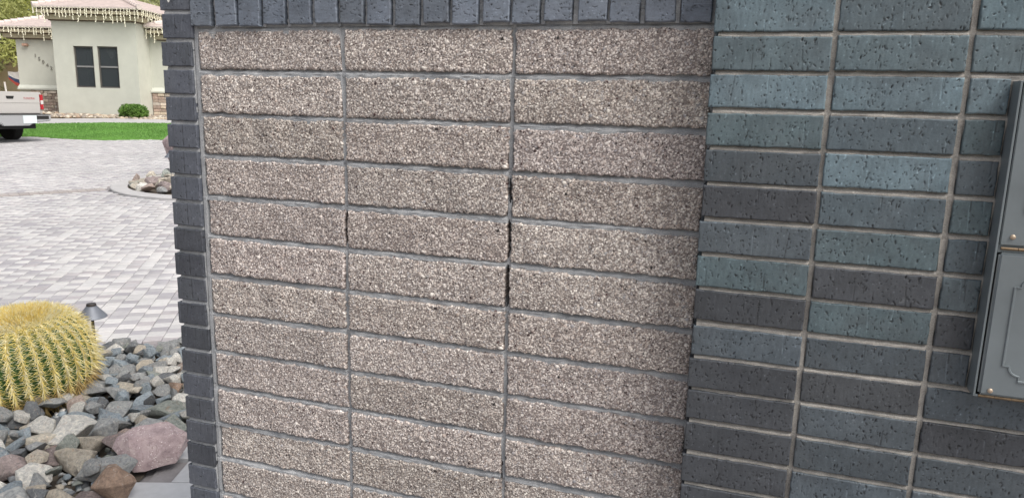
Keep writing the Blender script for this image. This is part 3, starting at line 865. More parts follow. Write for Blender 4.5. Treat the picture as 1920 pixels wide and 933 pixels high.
def px_ground(u, v, h=0.0):
    d = _fw+_r2*((u-960)/FPX)+_u2*((466.5-v)/FPX)
    lo, hi = .1, 200
    for _ in range(50):
        m = (lo+hi)/2; k = m/d.dot(FW); z = EYE+k*d.z
        if z > gz(m)+h: lo = m
        else: hi = m
    k = m/d.dot(FW); return k*d.dot(RT), m

bed = sheet('rock_bed', [(-4.6, 1.6), (-1.66, 1.6), (-1.50, 2.55), (-1.53, 2.94), (-1.46, 3.2), (-1.10, 3.8), (-1.0, 4.72), (-2.09, 4.52), (-2.53, 4.42), (-4.6, 4.34)], M_SOIL, .004)
ROCKS = []
CACT = (-2.485, 3.62); CR = .325
def add_rock(r, t, size, col, label=None, z=0.0, rot=None, var=None, tilt=.35, me=None, name='rock', group='rocks in the bed by the wall', scl=(1, 1, 1), cat='rock'):
    me = me or (rockv[var] if var is not None else random.choice(rockv))
    o = obj(name, me)
    o.rotation_euler = (random.gauss(0, tilt), random.gauss(0, tilt), random.uniform(0, 6.28) if rot is None else rot)
    o.scale = (size*scl[0], size*scl[1], size*scl[2])
    o.location = G(r, t, z)
    c = lin(*RC[col]); k = random.uniform(.85, 1.15)
    o.color = (c[0]*k, c[1]*k, c[2]*k, 1)
    tag(o, label or RL[col], cat, None if label else group)
    ROCKS.append((r, t, size*.5*max(scl[0], scl[1])))
    return o
YR = math.atan2(RT.y, RT.x)
def hero(u, v, wpx, col, label, h=.06, rot=0.0, var=0, scl=(1, 1, 1), tilt=.12, z=None):
    """u, v: middle of the rock in the picture; wpx its width there"""
    r, t = px_ground(u, v, h)
    s = 1.22*wpx/(FPX/math.hypot(t, 1.2)*1.05)
    return add_rock(r, t, s, col, label, (h-.35*s if z is None else z), YR+rot, var, tilt, scl=scl)
hero(137, 862, 96, 'tan', 'broad triangular tan rock in front of the barrel cactus', .07, .2, 3, (1.0, .8, .9))
hero(52, 895, 82, 'white', 'blocky white and brown banded rock in front of the triangular tan rock', .07, .3, 7, (1, .8, .8))
hero(210, 905, 90, 'rust', 'large rusty tan rock touching the speckled mauve boulder', .07, -.6, 11, (1, .8, 1.0))
hero(315, 758, 95, 'green', 'long mottled grey green rock against the foot of the brick edge', .09, .1, 5, (1, .55, .75))
hero(305, 690, 0.1+40, 'white', 'white veined rock between grey rocks near the brick edge', .08, .4, 13)
hero(110, 776, 66, 'dark', 'long slate grey rock lying just below the cactus', .06, -.25, 2, (1, .6, .6))
hero(150, 770, 42, 'blue', 'pale blue rock lying just below the cactus', .08, .1, 8, (1, .7, .7))
hero(80, 792, 88, 'beige', 'long cream streaked rock below the cactus', .07, -.3, 9, (.75, .7, .6))
hero(38, 806, 62, 'tan', 'flat cream topped rock left of the long streaked rock', .07, .1, 4, (1, .8, .8))
hero(80, 822, 60, 'beige', 'craggy pale beige rock above the smooth mauve grey rock', .08, .2, 1)
hero(100, 850, 62, 'mauve', 'smooth elongated mauve grey rock beside the triangular tan rock', .08, .5, 14, (.8, .7, .75))
hero(40, 845, 38, 'dark', 'rounded dark slate rock between cream rocks', .08, 0, 13)
hero(165, 828, 58, 'tan', 'craggy tan and rust rock behind the triangular tan rock', .09, .3, 6)
hero(12, 860, 50, 'white', 'pale green white slab rock standing upright', .08, 1.1, 12)
hero(120, 922, 110, 'mauve', 'broad brown mauve rock under the triangular tan rock', .04, .2, 0, (1, .7, .6))
hero(165, 925, 70, 'mauve', 'dark red brown rock beside the rusty tan rock', .05, .5, 5, (1, .7, .7))
hero(255, 700, 46, 'grey', 'long grey slab leaning in the middle of the rock pile', .09, .6, 9, (.85, .7, .7))
hero(273, 735, 42, 'blue', 'blue slab rock above the mottled grey green rock', .09, .7, 12, (1, .8, .6))
hero(330, 725, 34, 'rust', 'small orange brown rock against the brick edge', .10, 0, 3)
hero(217, 733, 46, 'grey', 'rounded grey rock with a flat face beside the cactus', .09, .1, 1)
hero(243, 665, 50, 'green', 'flat olive grey rock at the rear edge of the bed', .05, -.1, 4, (1, .8, .9))
hero(218, 825, 40, 'mauve', 'red and green mottled rock left of the speckled boulder', .09, .5, 11)
hero(238, 806, 42, 'pink', 'small tan rock resting above the speckled boulder', .10, 0, 10)
hero(252, 782, 30, 'white', 'small bright white topped rock above the speckled boulder', .11, 0, 3)
hero(150, 742, 50, 'beige', 'cream rock touching the right foot of the cactus', .06, .2, 9, (.9, .7, .7))
hero(185, 870, 40, 'green', 'pale green rock behind the rusty tan rock', .06, .3, 14, (1, .7, .7))
hero(293, 785, 46, 'dark', 'dark slate rock wedged behind the speckled boulder', .09, .1, 4, (1, .7, .8))
# the speckled mauve boulder
r, t = px_ground(294, 830, .09)
bme = rock_mesh(77, .62, 1.35, M_BOULDER, 2)
add_rock(r, t, .285, 'mauve', 'large smooth mauve boulder with white specks beside the brick edge', .02, YR+.35, None, .0, me=bme, name='boulder', scl=(1, .95, 1.1), cat='boulder').rotation_euler = (.42, -.14, YR+.25)
ROCKS += [(r+.02, t-.14, .15), (r-.13, t-.06, .13)]      # nothing stands in front of the boulder
# fill: bigger to smaller
fill_cols = ['grey']*8+['blue']*6+['green']*3+['tan']*1+['dark']*3+['white']*4+['beige']*1+['pink']*1
BEDP = [(-3.95, 2.1), (-1.70, 2.1), (-1.60, 2.55), (-1.60, 2.94), (-1.50, 3.25), (-1.12, 3.85), (-1.06, 4.62), (-2.09, 4.46), (-2.53, 4.36), (-3.95, 4.3)]
def mound(r, t):
    return .05*min(1, max(0, (bed_back_t(r)-t)/.5))
random.seed(19)
def zone(r, t):
    if (r-CACT[0])**2+(t-CACT[1])**2 < (CR+.16)**2: return 'touching the foot of the barrel cactus'
    if t > bed_back_t(r)-.22: return 'on the rear edge of the bed against the driveway pavers'
    if r > -.50*t: return 'close to the brick edge of the wall'
    if t > 3.62: return 'in the heap between the cactus and the wall'
    if t > 3.15: return 'around the speckled mauve boulder'
    return 'along the front of the bed near the triangular tan rock'
RN = {'grey': 'mid grey', 'blue': 'blue grey', 'green': 'greenish grey', 'tan': 'tan', 'dark': 'charcoal', 'pink': 'pinkish', 'rust': 'rusty', 'white': 'whitish', 'beige': 'beige', 'mauve': 'mauve brown'}
LIFT = {}
for (lo, hi, n, ov, zz_) in ((.14, .195, 900, .62, .0), (.105, .15, 2200, .58, .03), (.072, .11, 5000, .55, .05)):
    for _ in range(n):
        r, t = random.uniform(-3.6, -1.1), random.uniform(2.35, 4.6)
        if not inpoly(r, t, BEDP) or (r-CACT[0])**2+(t-CACT[1])**2 < (CR*.84)**2: continue
        if r < -.75*t-.04 or r > -.445*t: continue
        s = random.uniform(lo, hi)*(1.0 if t < 3.4 else .80)
        if t > 4.15 and s > .12: continue
        if any((r-a)**2+(t-b)**2 < ((s*.5+c)*ov)**2 for a, b, c in ROCKS): continue
        if len(ROCKS) > 236: break
        cl = random.choice(fill_cols)
        if t < 3.2 and random.random() < .5: cl = random.choice(['tan', 'beige', 'grey', 'mauve', 'white'])
        o = add_rock(r, t, s*1.15, cl, None, mound(r, t)*.5+zz_-.01, tilt=.4)
        sz = 'large' if s > .13 else ('medium' if s > .088 else 'small')
        o['label'] = sz+' '+RN[cl]+' rock '+zone(r, t)
# small chips filling the gaps between the rocks
cv = []; cf = []; ccol = []
chip = rock_mesh(91, .6, 1.2, cuts=0); chv = np.array([v.co[:] for v in chip.vertices]); chf = [tuple(p.vertices) for p in chip.polygons]
bpy.data.meshes.remove(chip)
nchip = 0; tri = []
for _ in range(5200):
    r, t = random.uniform(-3.9, -1.1), random.uniform(2.1, 4.6)
    if not inpoly(r, t, BEDP) or r < -.84*t-.1 or r > -.34*t: continue
    s = random.uniform(.018, .05); a = random.uniform(0, 6.28); b_ = random.gauss(0, .5)
    R_ = Matrix.Rotation(a, 3, 'Z') @ Matrix.Rotation(b_, 3, 'X')
    p = G(r, t, random.uniform(-.004, .03))
    cv.append(chv @ np.array(R_).T*s+np.array(p)); c = lin(*RC[random.choice(fill_cols)]); ccol.append(np.tile(np.array(c[:3])*random.uniform(.7, 1.1), (len(chv), 1)))
    tri.append(np.array(chf)+nchip*len(chv)); nchip += 1
o = obj('gravel', mesh_np('gravel', np.concatenate(cv), np.concatenate(tri), np.concatenate(ccol), [m_vcol('rock_chips', .85, 80, .2, .3, .4, 120)]))
tag(o, 'small grey stone chips between the larger rocks of the bed', 'gravel', kind='stuff')

# ------------------------------------------------------------------ golden barrel cactus
def barrel_cactus():
    root = empty('barrel_cactus', G(CACT[0], CACT[1], .02)); root.rotation_euler = (rad(5), rad(-3), .3)
    tag(root, 'golden barrel cactus with yellow spines and dense yellow crown', 'cactus')
    NR = 34; R = CR; Hh = .45
    def prof(u):                                    # u 0 bottom .. 1 top
        a = -1.15+u*(1.15+1.5708)
        rr = R*max(0.0, math.cos(a))**.52; z = Hh*.43+(Hh*.57 if a > 0 else Hh*.50)*math.sin(a)
        return rr, z
    nu = 44; nt_ = NR*6
    V = np.zeros((nu, nt_, 3)); C_ = np.zeros((nu, nt_, 3))
    for i in range(nu):
        u = i/(nu-1); rr, z = prof(u)
        for j in range(nt_):
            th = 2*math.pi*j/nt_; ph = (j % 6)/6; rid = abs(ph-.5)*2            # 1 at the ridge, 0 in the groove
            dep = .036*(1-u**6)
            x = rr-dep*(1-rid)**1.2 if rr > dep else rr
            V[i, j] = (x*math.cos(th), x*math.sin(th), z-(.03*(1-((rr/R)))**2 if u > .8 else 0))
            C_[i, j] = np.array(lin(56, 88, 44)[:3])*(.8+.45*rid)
    idx = np.arange(nu*nt_).reshape(nu, nt_); nx_ = np.roll(idx, -1, 1)
    qd = np.stack([idx[:-1], nx_[:-1], nx_[1:], idx[1:]], -1).reshape(-1, 4)
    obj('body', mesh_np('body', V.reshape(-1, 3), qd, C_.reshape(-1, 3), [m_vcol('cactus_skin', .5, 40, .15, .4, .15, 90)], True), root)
    rg = random.Random(3)
    SV = []; SF = []; SC = []; n0 = [0]
    def spine(p, d, ln, w, bend, col):
        d = d.normalized(); up = Vector((0, 0, 1)); a = d.orthogonal().normalized(); b_ = d.cross(a)
        pts = [p, p+d*ln*.5+bend*.25*ln, p+d*ln+bend*ln]; ws = [w, w*.8, w*.15]
        vs_ = []
        for q_, ww in zip(pts, ws):
            for k in range(3):
                t_ = 2.094*k; vs_.append(q_+a*ww*math.cos(t_)+b_*ww*math.sin(t_))
        SV.extend([tuple(v) for v in vs_]); k0 = n0[0]
        for s_ in range(2):
            for k in range(3): SF.append((k0+s_*3+k, k0+s_*3+(k+1) % 3, k0+s_*3+3+(k+1) % 3, k0+s_*3+3+k))
        n0[0] += 9; SC.extend([col]*9)
    yel = [lin(228, 210, 132)[:3], lin(236, 224, 168)[:3], lin(220, 198, 110)[:3], lin(238, 230, 194)[:3]]
    old = [lin(196, 166, 108)[:3], lin(206, 180, 120)[:3]]
    for j in range(NR):
        th = 2*math.pi*j/NR
        u = .04
        while u < .985:
            rr, z = prof(u); r2, z2 = prof(min(1, u+.02)); tz = Vector(((r2-rr)*math.cos(th), (r2-rr)*math.sin(th), z2-z)).normalized()
            out = Vector((math.cos(th), math.sin(th), 0)); side = Vector((-math.sin(th), math.cos(th), 0)); nrm = side.cross(tz).normalized()
            if nrm.dot(out) < 0 and nrm.z < 0: nrm = -nrm
            p = Vector((rr*math.cos(th), rr*math.sin(th), z-(.03*(1-((rr/R)))**2 if u > .8 else 0)))
            pal = yel if u > .30 else old
            top = max(0, (u-.7)/.3)
            for k in range(11):                                             # radials lie along the ribs and across the grooves
                a = 2*math.pi*(k+rg.uniform(-.3, .3))/11
                d = side*math.cos(a)+tz*math.sin(a)+nrm*rg.uniform(.25, .6)
                spine(p, d, rg.uniform(.030, .046), .0016, nrm*-.15, rg.choice(pal))
            for k in range(3):
                d = nrm*1.0+tz*rg.uniform(-.9, .3)+side*rg.uniform(-.5, .5)
                spine(p, d, rg.uniform(.042, .066), .0017, Vector((0, 0, -.25)), rg.choice(pal))
            spine(p, tz*-1+nrm*.45, rg.uniform(.040, .055), .0016, nrm*-.2, rg.choice(pal))
            u += .031*(1-.35*top)
    o = obj('spines', mesh_np('spines', SV, SF, SC, [m_vcol('golden_spine', .45, 20, .08, .4, 0)]), root); o['kind'] = 'stuff'
    # crown: dense upright yellow young spines and wool
    SV.clear(); SF.clear(); SC.clear(); n0[0] = 0
    cr = [lin(226, 202, 118)[:3], lin(220, 190, 98)[:3], lin(230, 214, 150)[:3], lin(230, 224, 190)[:3]]
    for _ in range(3400):
        a = rg.uniform(0, 6.283); q_ = math.sqrt(rg.random())*.60
        rr = q_*R; u = 1.0
        # height of the dome at that radius
        aa = math.acos(min(1, (rr/R)**(1/.52))); z = Hh*.43+Hh*.57*math.sin(aa)-(.03*(1-q_))**2
        p = Vector((rr*math.cos(a), rr*math.sin(a), z-.004))
        d = Vector((math.cos(a)*q_*1.0+rg.gauss(0, .35), math.sin(a)*q_*1.0+rg.gauss(0, .35), 1.0))
        w_ = min(1, max(0, (q_-.38)/.24))
        spine(p, d, rg.uniform(.018, .038), .0013, Vector((math.cos(a), math.sin(a), 0))*rg.uniform(-.1, .35), cr[3] if rg.random() < (.15+w_*.7) else rg.choice(cr[:3]))
    o = obj('crown_spines', mesh_np('crown_spines', SV, SF, SC, [m_vcol('crown_yellow', .5, 20, .08, .3, 0)]), root); o['kind'] = 'stuff'
    return root
barrel_cactus()

# ------------------------------------------------------------------ path lights
M_LAMP = plain('grey_bronze_metal', lin(120, 124, 132), .5, .3, 20, .08)
M_STEM = plain('dark_bronze_stem', lin(58, 52, 50), .5, .3)
def path_light(r, t, label, s=1.0, dz=0.0):
    root = empty('path_light', G(r, t, dz)); tag(root, label, 'path light', 'path lights')
    root.scale = (s, s, s)
    mb = MB(); mb.lathe([(.011, 0), (.011, .44)], 14); mb.build('stem', M_STEM, root, smooth=True)
    mb = MB(); mb.lathe([(.098, .415), (.101, .417), (.100, .422), (.037, .497), (.0365, .502), (.005, .502)], 36); mb.build('cap', M_LAMP, root, smooth=True)
    mb = MB(); mb.lathe([(.033, .500), (.033, .515), (.030, .519), (.004, .519)], 24); mb.build('finial', M_STEM, root, smooth=True)
    mb = MB(); mb.lathe([(.028, .405), (.034, .45), (.034, .47)], 20); mb.build('lens', plain('frosted_lens', lin(200, 198, 190), .4), root, smooth=True)
path_light(-2.468, 4.20, 'grey cone capped path light standing behind the barrel cactus', .80, -.05)
path_light(-5.82, 12.58, 'path light half hidden by the wall on the round rock island', 1.0)

# ------------------------------------------------------------------ round planter island
kv = []; kf = []; N = 72
rings = [(IR, -.03), (IR, .035), (IR-.012, .045), (IR-.235, .045), (IR-.245, .035), (IR-.245, -.03)]
for (rr, dz) in rings:
    for i in range(N):
        a = 2*math.pi*i/N; x, y = IC[0]+rr*math.cos(a), IC[1]+rr*math.sin(a); kv.append(tuple(G(x, y, dz)))
for j in range(len(rings)-1):
    for i in range(N): kf.append((j*N+i, j*N+(i+1) % N, (j+1)*N+(i+1) % N, (j+1)*N+i))
me = bpy.data.meshes.new('kerb_ring'); me.from_pydata(kv, [], kf); me.update(); me.materials.append(M_CONC)
o = obj('kerb_ring', me); tag(o, 'round pale concrete kerb around the rock island in the driveway', 'kerb')
island = sheet('island_soil', [(IC[0]+(IR-.24)*math.cos(a), IC[1]+(IR-.24)*math.sin(a)) for a in np.linspace(0, 2*math.pi, 40)[:-1]], M_SOIL, .012)
random.seed(5)
IL = {}
n_i = 0
placed = []
for _ in range(3000):
    a = random.uniform(rad(135), rad(250)); q_ = math.sqrt(random.uniform(.16, 1))*(IR-.33)
    r, t = IC[0]+q_*math.cos(a), IC[1]+q_*math.sin(a)
    s = random.uniform(.14, .24)
    if any((r-x)**2+(t-y)**2 < ((s+s2)*.34)**2 for x, y, s2 in placed) or n_i > 58: continue
    placed.append((r, t, s)); n_i += 1
    cl = random.choice(['tan', 'beige', 'grey', 'green', 'white', 'pink', 'mauve', 'tan'])
    add_rock(r, t, s*1.2, cl, None, .02+.16*max(0, 1-q_/(IR-.3)), tilt=.3)
    o = bpy.context.scene.collection.objects[-1]
    o['label'] = {'tan': 'tan', 'beige': 'beige', 'grey': 'grey', 'green': 'greenish', 'white': 'white', 'pink': 'pink', 'mauve': 'brown mauve'}[cl]+' rock piled inside the round kerb island'
    o['group'] = 'rocks inside the round kerb island'
RC['boulder'] = (176, 140, 146)
o = add_rock(-5.80, 13.0, .95, 'mauve', 'tall mauve boulder standing in the round kerb island', .02, YR+.2, None, 0, me=rock_mesh(131, 1.1, 1.0, M_BOULDER, 2), name='boulder', scl=(.85, .8, 1.12), cat='boulder')
o.rotation_euler = (0, .1, YR+.3)

# ------------------------------------------------------------------ pickup truck
M_PAINT = plain('silver_white_paint', lin(200, 197, 193), .28, .25, None, 0, 0, .5, .6)
M_CHROME = plain('chrome', lin(200, 202, 204), .22, .6)
M_RED = plain('tail_lamp_red', lin(176, 30, 44), .2, 0, None, 0, 0, .6, .5)
M_LENS = plain('clear_lamp', lin(206, 200, 196), .2)
M_PLATE = plain('white_plate', lin(214, 224, 224), .5)
M_TYRE = plain('tyre', lin(30, 29, 28), .85, 0, 14, .2)
M_RIM = plain('steel_rim', lin(92, 92, 92), .4, .7)
M_UNDER = plain('underbody', lin(24, 24, 25), .8)
def text_mesh(txt, size, depth, mat, name, parent, loc, rot):
    cu = bpy.data.curves.new(name, 'FONT'); cu.body = txt; cu.size = size; cu.extrude = depth; cu.align_x = 'CENTER'; cu.align_y = 'CENTER'
    tmp = bpy.data.objects.new(name, cu); COL.objects.link(tmp)
    dg = bpy.context.evaluated_depsgraph_get(); me = bpy.data.meshes.new_from_object(tmp.evaluated_get(dg))
    bpy.data.objects.remove(tmp); me.materials.clear(); me.materials.append(mat)
    return obj(name, me, parent, loc, rot)
def truck():
    a = rad(68); Hd = Vector((-math.sin(a), math.cos(a))); Rd = Vector((math.cos(a), math.sin(a)))
    corner = Vector((-12.58, 20.0)); c = corner-Rd*.87
    hw = RT*Hd.x+FW*Hd.y; rz = math.atan2(hw.y, hw.x)-math.pi/2
    root = empty('pickup_truck', W(c.x, c.y, .262), rz)
    tag(root, 'silver white pickup truck parked with its tailgate towards the brick wall', 'truck')
    # body local: x right, y forward, z up, tailgate at y=0
    mb = MB()
    side = [(0.02, .62), (0.02, 1.29), (1.95, 1.29), (1.95, .45), (1.62, .45), (1.55, .68), (1.40, .84), (1.16, .90), (.92, .84), (.77, .68), (.70, .52), (.35, .55)]
    for s in (-1, 1):
        mb.prism(side, 'x', s*.80, s*.87)
    mb.box((-.80, .03, .70), (.80, 1.95, .76)); mb.box((-.80, 1.88, .76), (.80, 1.95, 1.29))
    mb.build('bed', M_PAINT, root, bevel=.018, smooth=True)
    mb = MB()
    cab = [(1.97, .42), (1.97, 1.30), (2.12, 1.74), (2.45, 1.80), (3.15, 1.78), (3.85, 1.28), (5.15, 1.14), (5.28, .95), (5.28, .45), (4.85, .45), (4.78, .68), (4.6, .84), (4.38, .90), (4.14, .84), (3.98, .68), (3.90, .42)]
    mb.prism(cab, 'x', -.86, .86); mb.build('cab', M_PAINT, root, bevel=.03, smooth=True)
    mb = MB(); mb.prism([(2.075, 1.36), (2.165, 1.67), (2.17, 1.67), (2.08, 1.36)], 'x', -.66, .66)
    mb.box((-.66, 1.99, 1.34), (.66, 2.06, 1.66))
    mb.build('rear_window', plain('dark_glass', lin(30, 34, 38), .08), root)
    mb = MB(); mb.prism([(2.3, 1.30), (2.36, 1.66), (3.05, 1.66), (3.6, 1.30)], 'x', -.868, .868); mb.build('side_window', bpy.data.materials['dark_glass'], root)
    mb = MB(); mb.box((-.79, -.012, .745), (.79, .03, 1.30)); tg = mb.build('tailgate', M_PAINT, root, bevel=.014, smooth=True)
    mb = MB(); mb.box((-.79, -.022, 1.015), (.79, -.010, 1.035)); mb.build('crease', M_PAINT, tg, bevel=.004)
    mb = MB(); mb.prism([(-.105, 1.19), (-.085, 1.115), (.085, 1.115), (.105, 1.19)], 'y', -.02, .0); mb.build('tailgate_handle', M_BLACK, tg, bevel=.006)
    text_mesh('TUNDRA', .075, .001, plain('badge_red', lin(170, 70, 72), .5), 'badge_lettering', tg, (.50, -.0145, 1.13), (math.pi/2, 0, 0))
    for s in (-1, 1):
        mb = MB(); mb.prism([(s*.80, 1.235), (s*.885, 1.235), (s*.885, .845), (s*.80, .845)], 'y', -.014, .09)
        tl = mb.build('tail_light', M_RED, root, bevel=.01, smooth=True)
        mb = MB(); mb.box((s*.805 if s > 0 else -.88, -.018, .985), (.88 if s > 0 else -.805, -.012, 1.085)); mb.build('reverse_lamp', M_LENS, tl)
    mb = MB()
    mb.prism([(-.93, .72), (-.93, .56), (-.40, .50), (-.36, .44), (.36, .44), (.40, .50), (.93, .56), (.93, .72)], 'y', -.20, .06)
    bp = mb.build('rear_bumper', M_CHROME, root, bevel=.02, smooth=True)
    mb = MB(); mb.box((-.92, -.205, .722), (.92, .05, .735)); mb.build('bumper_step', M_BLACK, bp)
    mb = MB(); mb.box((.42, -.207, .60), (.86, -.199, .69)); mb.build('bumper_pad', M_BLACK, bp, bevel=.003)
    mb = MB(); mb.box((.16, -.215, .50), (.52, -.199, .70)); mb.build('license_plate', M_PLATE, bp, bevel=.004)
    mb = MB(); mb.box((-.55, -.10, .36), (.55, 4.6, .50)); mb.box((-.76, .3, .42), (.76, 2.0, .69)); mb.build('chassis', M_UNDER, root)
    mb = MB(); mb.box((.52, .78, .30), (.80, .80, .62)); mb.box((-.80, .78, .30), (-.52, .80, .62)); mb.build('mud_flap', M_UNDER, root)
    for s in (-1, 1):
        for y in (1.16, 4.38):
            wh = empty('wheel'); wh.parent = root; wh.location = (s*.73, y, .375)
            mb = MB(); mb.lathe([(.22, -.125), (.34, -.125), (.370, -.10), (.376, -.05), (.376, .05), (.370, .10), (.34, .125), (.22, .125)], 40, axis='x'); mb.build('tyre', M_TYRE, wh, smooth=True)
            mb = MB(); mb.lathe([(.05, -.06), (.215, -.09), (.222, -.12), (.222, .12), (.215, .07), (.08, .05), (.05, .07)], 30, axis='x'); mb.build('rim', M_RIM, wh, smooth=True)
    mb = MB(); mb.lathe([(.05, -.70), (.05, .70)], 12, (0, 1.16, .375), 'x'); mb.build('axle', M_UNDER, root)
    for s in (-1, 1):
        mb = MB(); mb.box((s*.55-.1, 5.24, .78), (s*.55+.22, 5.30, .95)); mb.build('headlight', M_LENS, root, bevel=.01)
truck()

# ------------------------------------------------------------------ house
M_TILE = plain('pink_roof_tile', lin(206, 193, 188), .85, 0, 5, .10, .3)
M_TILE2 = plain('roof_ridge', lin(210, 198, 192), .85, 0, 5, .12, .3)
M_STONE = m_objcol('stacked_stone', .9, 12, .25, .2, .5, 30)
M_BULB = plain('pale_string_light', lin(240, 236, 214), .6)
house = empty('house', W(-15, 30, .80), YAW*-1)
house.rotation_euler = (0, 0, math.atan2(RT.y, RT.x))
tag(house, 'sage green stucco house with pink tiled hip roofs and icicle lights', 'house')
hx = lambda r: r+15.0
hy = lambda t: t-30.0
Z0 = .80
hzv = lambda z: z-Z0
def hbox(mb, r0, r1, t0, t1, z0, z1): return mb.box((hx(r0), hy(t0), hzv(z0)), (hx(r1), hy(t1), hzv(z1)))
# main block: front wall with two real openings
fr0, fr1, ft0, ft1, fz1 = -16.42, -13.46, 27.0, 33.5, 4.45
wins = [(-15.72, -15.02, 1.76, 3.19), (-14.875, -14.15, 1.76, 3.20)]
mb = MB(); th = .2
hbox(mb, fr0, wins[0][0], ft0, ft0+th, .6, fz1); hbox(mb, wins[0][1], wins[1][0], ft0, ft0+th, .6, fz1); hbox(mb, wins[1][1], fr1, ft0, ft0+th, .6, fz1)
for (a, b_, c, d) in wins:
    hbox(mb, a, b_, ft0, ft0+th, .6, c); hbox(mb, a, b_, ft0, ft0+th, d, fz1)
hbox(mb, fr0, fr0+th, ft0+th, ft1, .6, fz1); hbox(mb, fr1-th, fr1, ft0+th, ft1, .6, fz1); hbox(mb, fr0+th, fr1-th, ft1-th, ft1, .6, fz1)
mb.build('wall', M_STUCCO, house)
mb = MB(); hbox(mb, fr0+.25, fr1-.25, ft0+1.6, ft0+1.65, .7, fz1); hbox(mb, fr0+.25, fr1-.25, ft0+.25, ft0+1.6, .7, .75); mb.build('room_wall', M_DARK, house)
for wi, (a, b_, c, d) in enumerate(wins):
    w_ = empty('window'); w_.parent = house; w_.location = (hx(a), hy(ft0+.05), hzv(c)); ww, hh_ = b_-a, d-c
    mb = MB(); f_ = .045
    mb.box((0, 0, 0), (f_, .06, hh_)); mb.box((ww-f_, 0, 0), (ww, .06, hh_)); mb.box((f_, 0, 0), (ww-f_, .06, f_)); mb.box((f_, 0, hh_-f_), (ww-f_, .06, hh_))
    mb.build('frame', M_FRAME, w_)
    mb = MB(); mb.box((f_, .005, hh_*.49), (ww-f_, .05, hh_*.53)); mb.build('rail', plain('grey_rail', lin(132, 132, 132), .5), w_)
    mb = MB(); mb.box((f_, .03, f_), (ww-f_, .036, hh_*.49)); mb.build('pane', M_GLASS, w_)
    mb = MB(); mb.box((f_, .03, hh_*.53), (ww-f_, .036, hh_-f_)); mb.build('pane', M_GLASS, w_)
    # draped curtain seen behind the upper sash
    cx_ = .62 if wi == 0 else .36
    mb = MB(); mb.prism([(cx_-.20 if wi else cx_-.12, hh_-.03), (cx_+.20, hh_-.03), (cx_+.05, hh_-.42), (cx_-.02, hh_-.38)], 'y', .14, .17); mb.build('curtain', M_CURTAIN, w_)
# left wing
lr0, lr1, lt0, lt1, lz = -19.38, -16.40, 29.5, 34.5, 3.95
mb = MB(); hbox(mb, lr0, lr1, lt0, lt1, .6, lz); mb.build('wall', M_STUCCO, house)
# right wing
rr0, rr1, rt0, rt1, rzv = -13.48, -6.5, 27.95, 34.0, 3.95
mb = MB(); hbox(mb, rr0, rr1, rt0, rt1, .6, rzv); mb.build('wall', M_STUCCO, house)
# sloping sills over the stone
for (a, b_, t_) in ((lr0-.02, lr1, lt0), (fr1+.012, rr1, rt0)):
    mb = MB(); mb.prism([(hy(t_)-.13, hzv(1.64)), (hy(t_)-.13, hzv(1.70)), (hy(t_)-.002, hzv(1.82)), (hy(t_)-.002, hzv(1.64))], 'x', hx(a), hx(b_)); mb.build('sill', M_STUCCO, house)
# stacked stone bases
def stones(r0, r1, t_, nrow):
    mb = MB(); hbox(mb, r0, r1, t_-.04, t_-.002, .6, 1.638); base = mb.build('stone_base', plain('stone_joint', lin(120, 108, 96), .95) if 'stone_joint' not in bpy.data.materials else bpy.data.materials['stone_joint'], house)
    z = .62
    hs = (1.63-.62)/nrow
    sc_ = [(186, 170, 154), (200, 186, 168), (168, 152, 140), (208, 196, 182), (156, 140, 130), (188, 178, 168), (176, 156, 144)]
    for i in range(nrow):
        x = r0+.005
        while x < r1-.03:
            w_ = min(random.uniform(.12, .30), r1-.005-x)
            mb = MB(); h_ = hs*random.uniform(.86, .96)
            mb.box((hx(x)+.006, hy(t_)-.04-random.uniform(.03, .07), hzv(z)), (hx(x+w_)-.006, hy(t_)-.041, hzv(z+h_)))
            s_ = mb.build('stone', M_STONE, base, bevel=.01, seg=1); c = lin(*random.choice(sc_)); s_.color = c
            x += w_
        z += hs
stones(-18.95, -16.42, lt0, 9); stones(fr1+.015, -11.2, rt0, 9)
